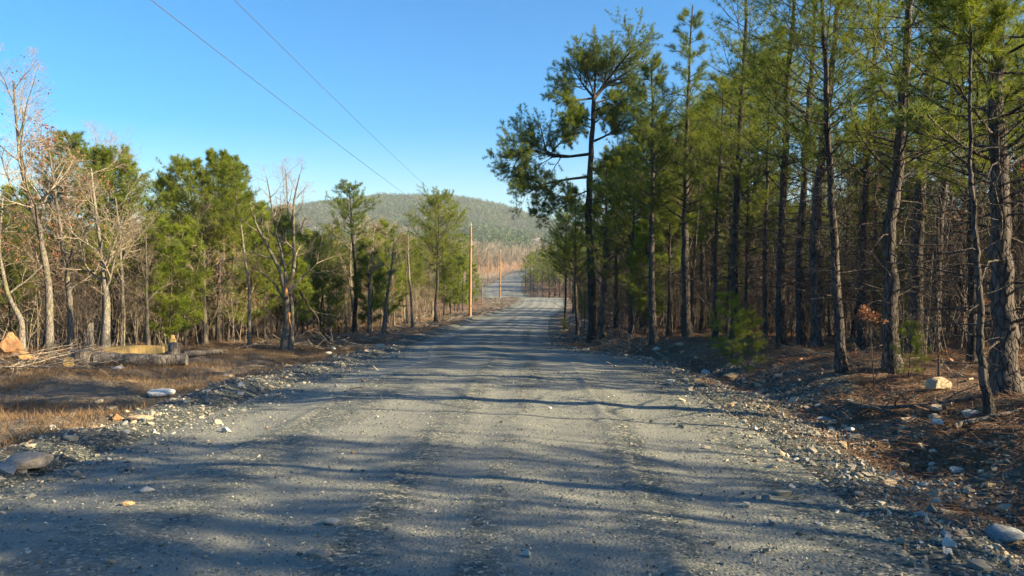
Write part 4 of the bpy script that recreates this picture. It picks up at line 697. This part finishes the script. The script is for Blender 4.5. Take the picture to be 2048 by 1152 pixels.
def branch(label, p0, p1, r, n=5, mt=M_wood, seed=1, group='fallen branches', name='fallen_branch', up=.02):
    rg = np.random.default_rng(seed); p0 = np.array(p0, float); p1 = np.array(p1, float); L = np.linalg.norm(p1 - p0); N = 14; t = np.linspace(0, 1, N)[:, None]; P = (p1 - p0) * t; w_ = np.cumsum(rg.normal(size=(N, 3)), 0); w_ = w_ - t * w_[-1]; P = P + w_ * L * .018 * [1, 1, .3]
    mb = MB(); R = np.linspace(r, r * .45, N); tubes(mb, P[None], R[None], 7)
    parts = [('stem', mb.mesh('stem', mt))]
    if n:
        c = MB(); b, br = grow(rg, P[None], R[None], n, t=(.2, 1), ang=(25, 60), L=(.2, .45), N=6, up=up, wig=.18, rr=.6); tubes(c, b, br, 4); b2, br2 = grow(rg, b, br, 4, N=4, up=0, wig=.2, rmin=.003); tubes(c, b2, br2, 3); parts.append(('twigs', c.mesh('twigs', mt)))
    return thing(name, label, 'branch', tuple(p0), parts, group=group)
branch('pale driftwood like branch at the foot of the thin leaning pine', gp(1912, 862, .03), gp(2040, 832, .05), .035, 0, M_wood, 2)
branch('long dark branch arching over the litter left of the thin leaning pine', gp(1690, 822, .05), gp(1965, 812, .10), .028, 5, M_dtwig, 3)
branch('short thick charred branch below the long dark one', gp(1700, 815, .03), gp(1792, 836, .05), .035, 4, M_dtwig, 4)
branch('thin dark stick crossing below the pale branch at the right frame edge', gp(1935, 866, .02), gp(2046, 872, .05), .015, 3, M_dtwig, 5)
branch('grey forked stick at the lower right of the frame', gp(1990, 870, .02), gp(2046, 905, .03), .012, 3, M_wood, 6)
branch('pale fallen branch pile lying at the foot of the split oak', gp(628, 678, .06), gp(676, 698, .1), .06, 4, M_obark, 7)
branch('short pale branch crossing the one at the foot of the split oak', gp(662, 698, .1), gp(682, 680, .15), .05, 2, M_obark, 8)
branch('dark stick lying across the left road tracks', gp(700, 779, .01), gp(729, 775, .01), .012, 0, M_dtwig, 9)
branch('tiny pale stick on the gravel at the left', gp(250, 945, .01), gp(268, 930, .02), .012, 0, M_obark, 10)
branch('dead pole leaning from the split oak down to the right', P_(598, 29) + [0, 0, 2.35], P_(664, 31) + [0, 0, 0], .05, 2, M_pbark, 11)
branch('dark fallen trunk at the wood edge left of the near pole', gp(780, 640, .35), gp(838, 645, .1), .08, 4, M_pbark, 12)
branch('pale fallen log at the wood edge beside the near pole', gp(815, 640, .1), gp(872, 632, .1), .08, 0, M_obark, 13)
for i in range(26):
    x0, y0 = rng.uniform(0, 150), rng.uniform(716, 745); a = gp(x0, y0, .05); an = rng.normal() * .5
    branch('pale bare branch in the brush pile at the far left of the clearing', a, a + np.array([math.cos(an) * rng.uniform(.8, 1.9), math.sin(an) * 1.2, rng.uniform(0, .35)]), .018, 5, M_twig, 40 + i, 'branches of the left brush pile')
for i in range(30):
    x0 = rng.uniform(400, 900); y0 = np.interp(x0, [400, 560, 770, 900], [708, 694, 664, 628]); a = gp(x0, y0 + rng.normal() * 2, .05); an = rng.random() * 6.28
    branch('brown dead branch in the left slash, %s' % ('below the ' + ('slender leaning pine' if x0 < 540 else 'split oak' if x0 < 660 else 'lone slim pine' if x0 < 760 else 'layered pine')), a, a + np.array([math.cos(an), math.sin(an), rng.uniform(0, .35)]) * rng.uniform(.9, 2), .02, 6, (M_twig, M_dtwig)[i % 2], 80 + i, 'slash branches along the left wood edge')
for i in range(30):
    y0 = rng.uniform(8, 30); x0 = float(sm(y0, EY, ER)) + rng.uniform(1.8, 6); a = np.array([x0, y0, float(surf(x0, y0)) + .04]); an = rng.random() * 6.28; 
    branch('dead branch on the right wood floor near the ' + near(*a[:2]), a, a + np.array([math.cos(an), math.sin(an), rng.uniform(-.02, .2)]) * rng.uniform(.7, 1.8), .014, 5, (M_twig, M_dtwig)[i % 2], 120 + i, 'dead branches on the right wood floor')
# near shrubs
def shrub(kind, name, label, px, d, H, cat, parts, grp='low shrubs at the right wood edge'): p = P_(px, d); put(name, label, cat, grp, parts, p[0], p[1], H[0], H[1])
green = [pine(500 + i, H=2.2, r0=.02, base_=.1, spread=.85, nb=30, sub=5, tm=22, ln=.13, wd=.004, need=M_needy if i == 0 else M_need, dead=3, N=12, k=6, droop=.13) for i in range(2)]
shrub(0, 'green_sapling', 'drooping yellow green sapling above the right ditch', 1497, 15.5, (1.3, 2.2), 'sapling', green[1])
shrub(0, 'green_sapling', 'small green sapling right of the drooping one at the ditch', 1465, 17.5, (1.7, 2.2), 'sapling', green[0])
shrub(0, 'green_sapling', 'dull green sapling at the foot of the straight dark pine', 1818, 11.2, (.85, 2.2), 'sapling', green[1])
shrub(0, 'green_sapling', 'tiny green seedling at the right road edge below the crest', 1130, 45, (.8, 2.2), 'sapling', green[0])
osap = [oak(520 + i, H=1.9, r0=.018, nl=8, l1=5, l2=4, l3=2, t0=.15, N=12, k=5, leaf=1., bark=M_dtwig, twig=M_dtwig, spread=.45, lsz=.085) for i in range(2)]
shrub(0, 'oak_sapling', 'oak sapling holding rusty dry leaves left of the straight dark pine', 1752, 10.8, (1.1, 1.9), 'sapling', osap[0])
shrub(0, 'oak_sapling', 'oak sapling with dry brown leaves between the dark pine and the massive trunk', 1880, 10.6, (1.5, 1.9), 'sapling', osap[1])

# ---------------------------------------------------------------- haze
me = D.meshes.new('haze'); x0, x1, y0, y1, z0, z1 = -1900., 1900., -60., 1750., -40., 190.
V = [(x, y, z) for z in (z0, z1) for y in (y0, y1) for x in (x0, x1)]
me.from_pydata(V, [], [(0, 2, 3, 1), (4, 5, 7, 6), (0, 1, 5, 4), (2, 6, 7, 3), (0, 4, 6, 2), (1, 3, 7, 5)]); m = D.materials.new('haze_air'); m.use_nodes = True; n = m.node_tree; n.nodes.remove(n.nodes['Principled BSDF'])
pv = n.nodes.new('ShaderNodeVolumePrincipled'); pv.inputs['Density'].default_value = 0.00022; pv.inputs['Color'].default_value = (.8, .9, 1, 1); n.links.new(pv.outputs[0], n.nodes['Material Output'].inputs['Volume']); me.materials.append(m)
link('haze', me, kind='stuff', label='thin bluish haze between the camera and the far hill', category='haze')
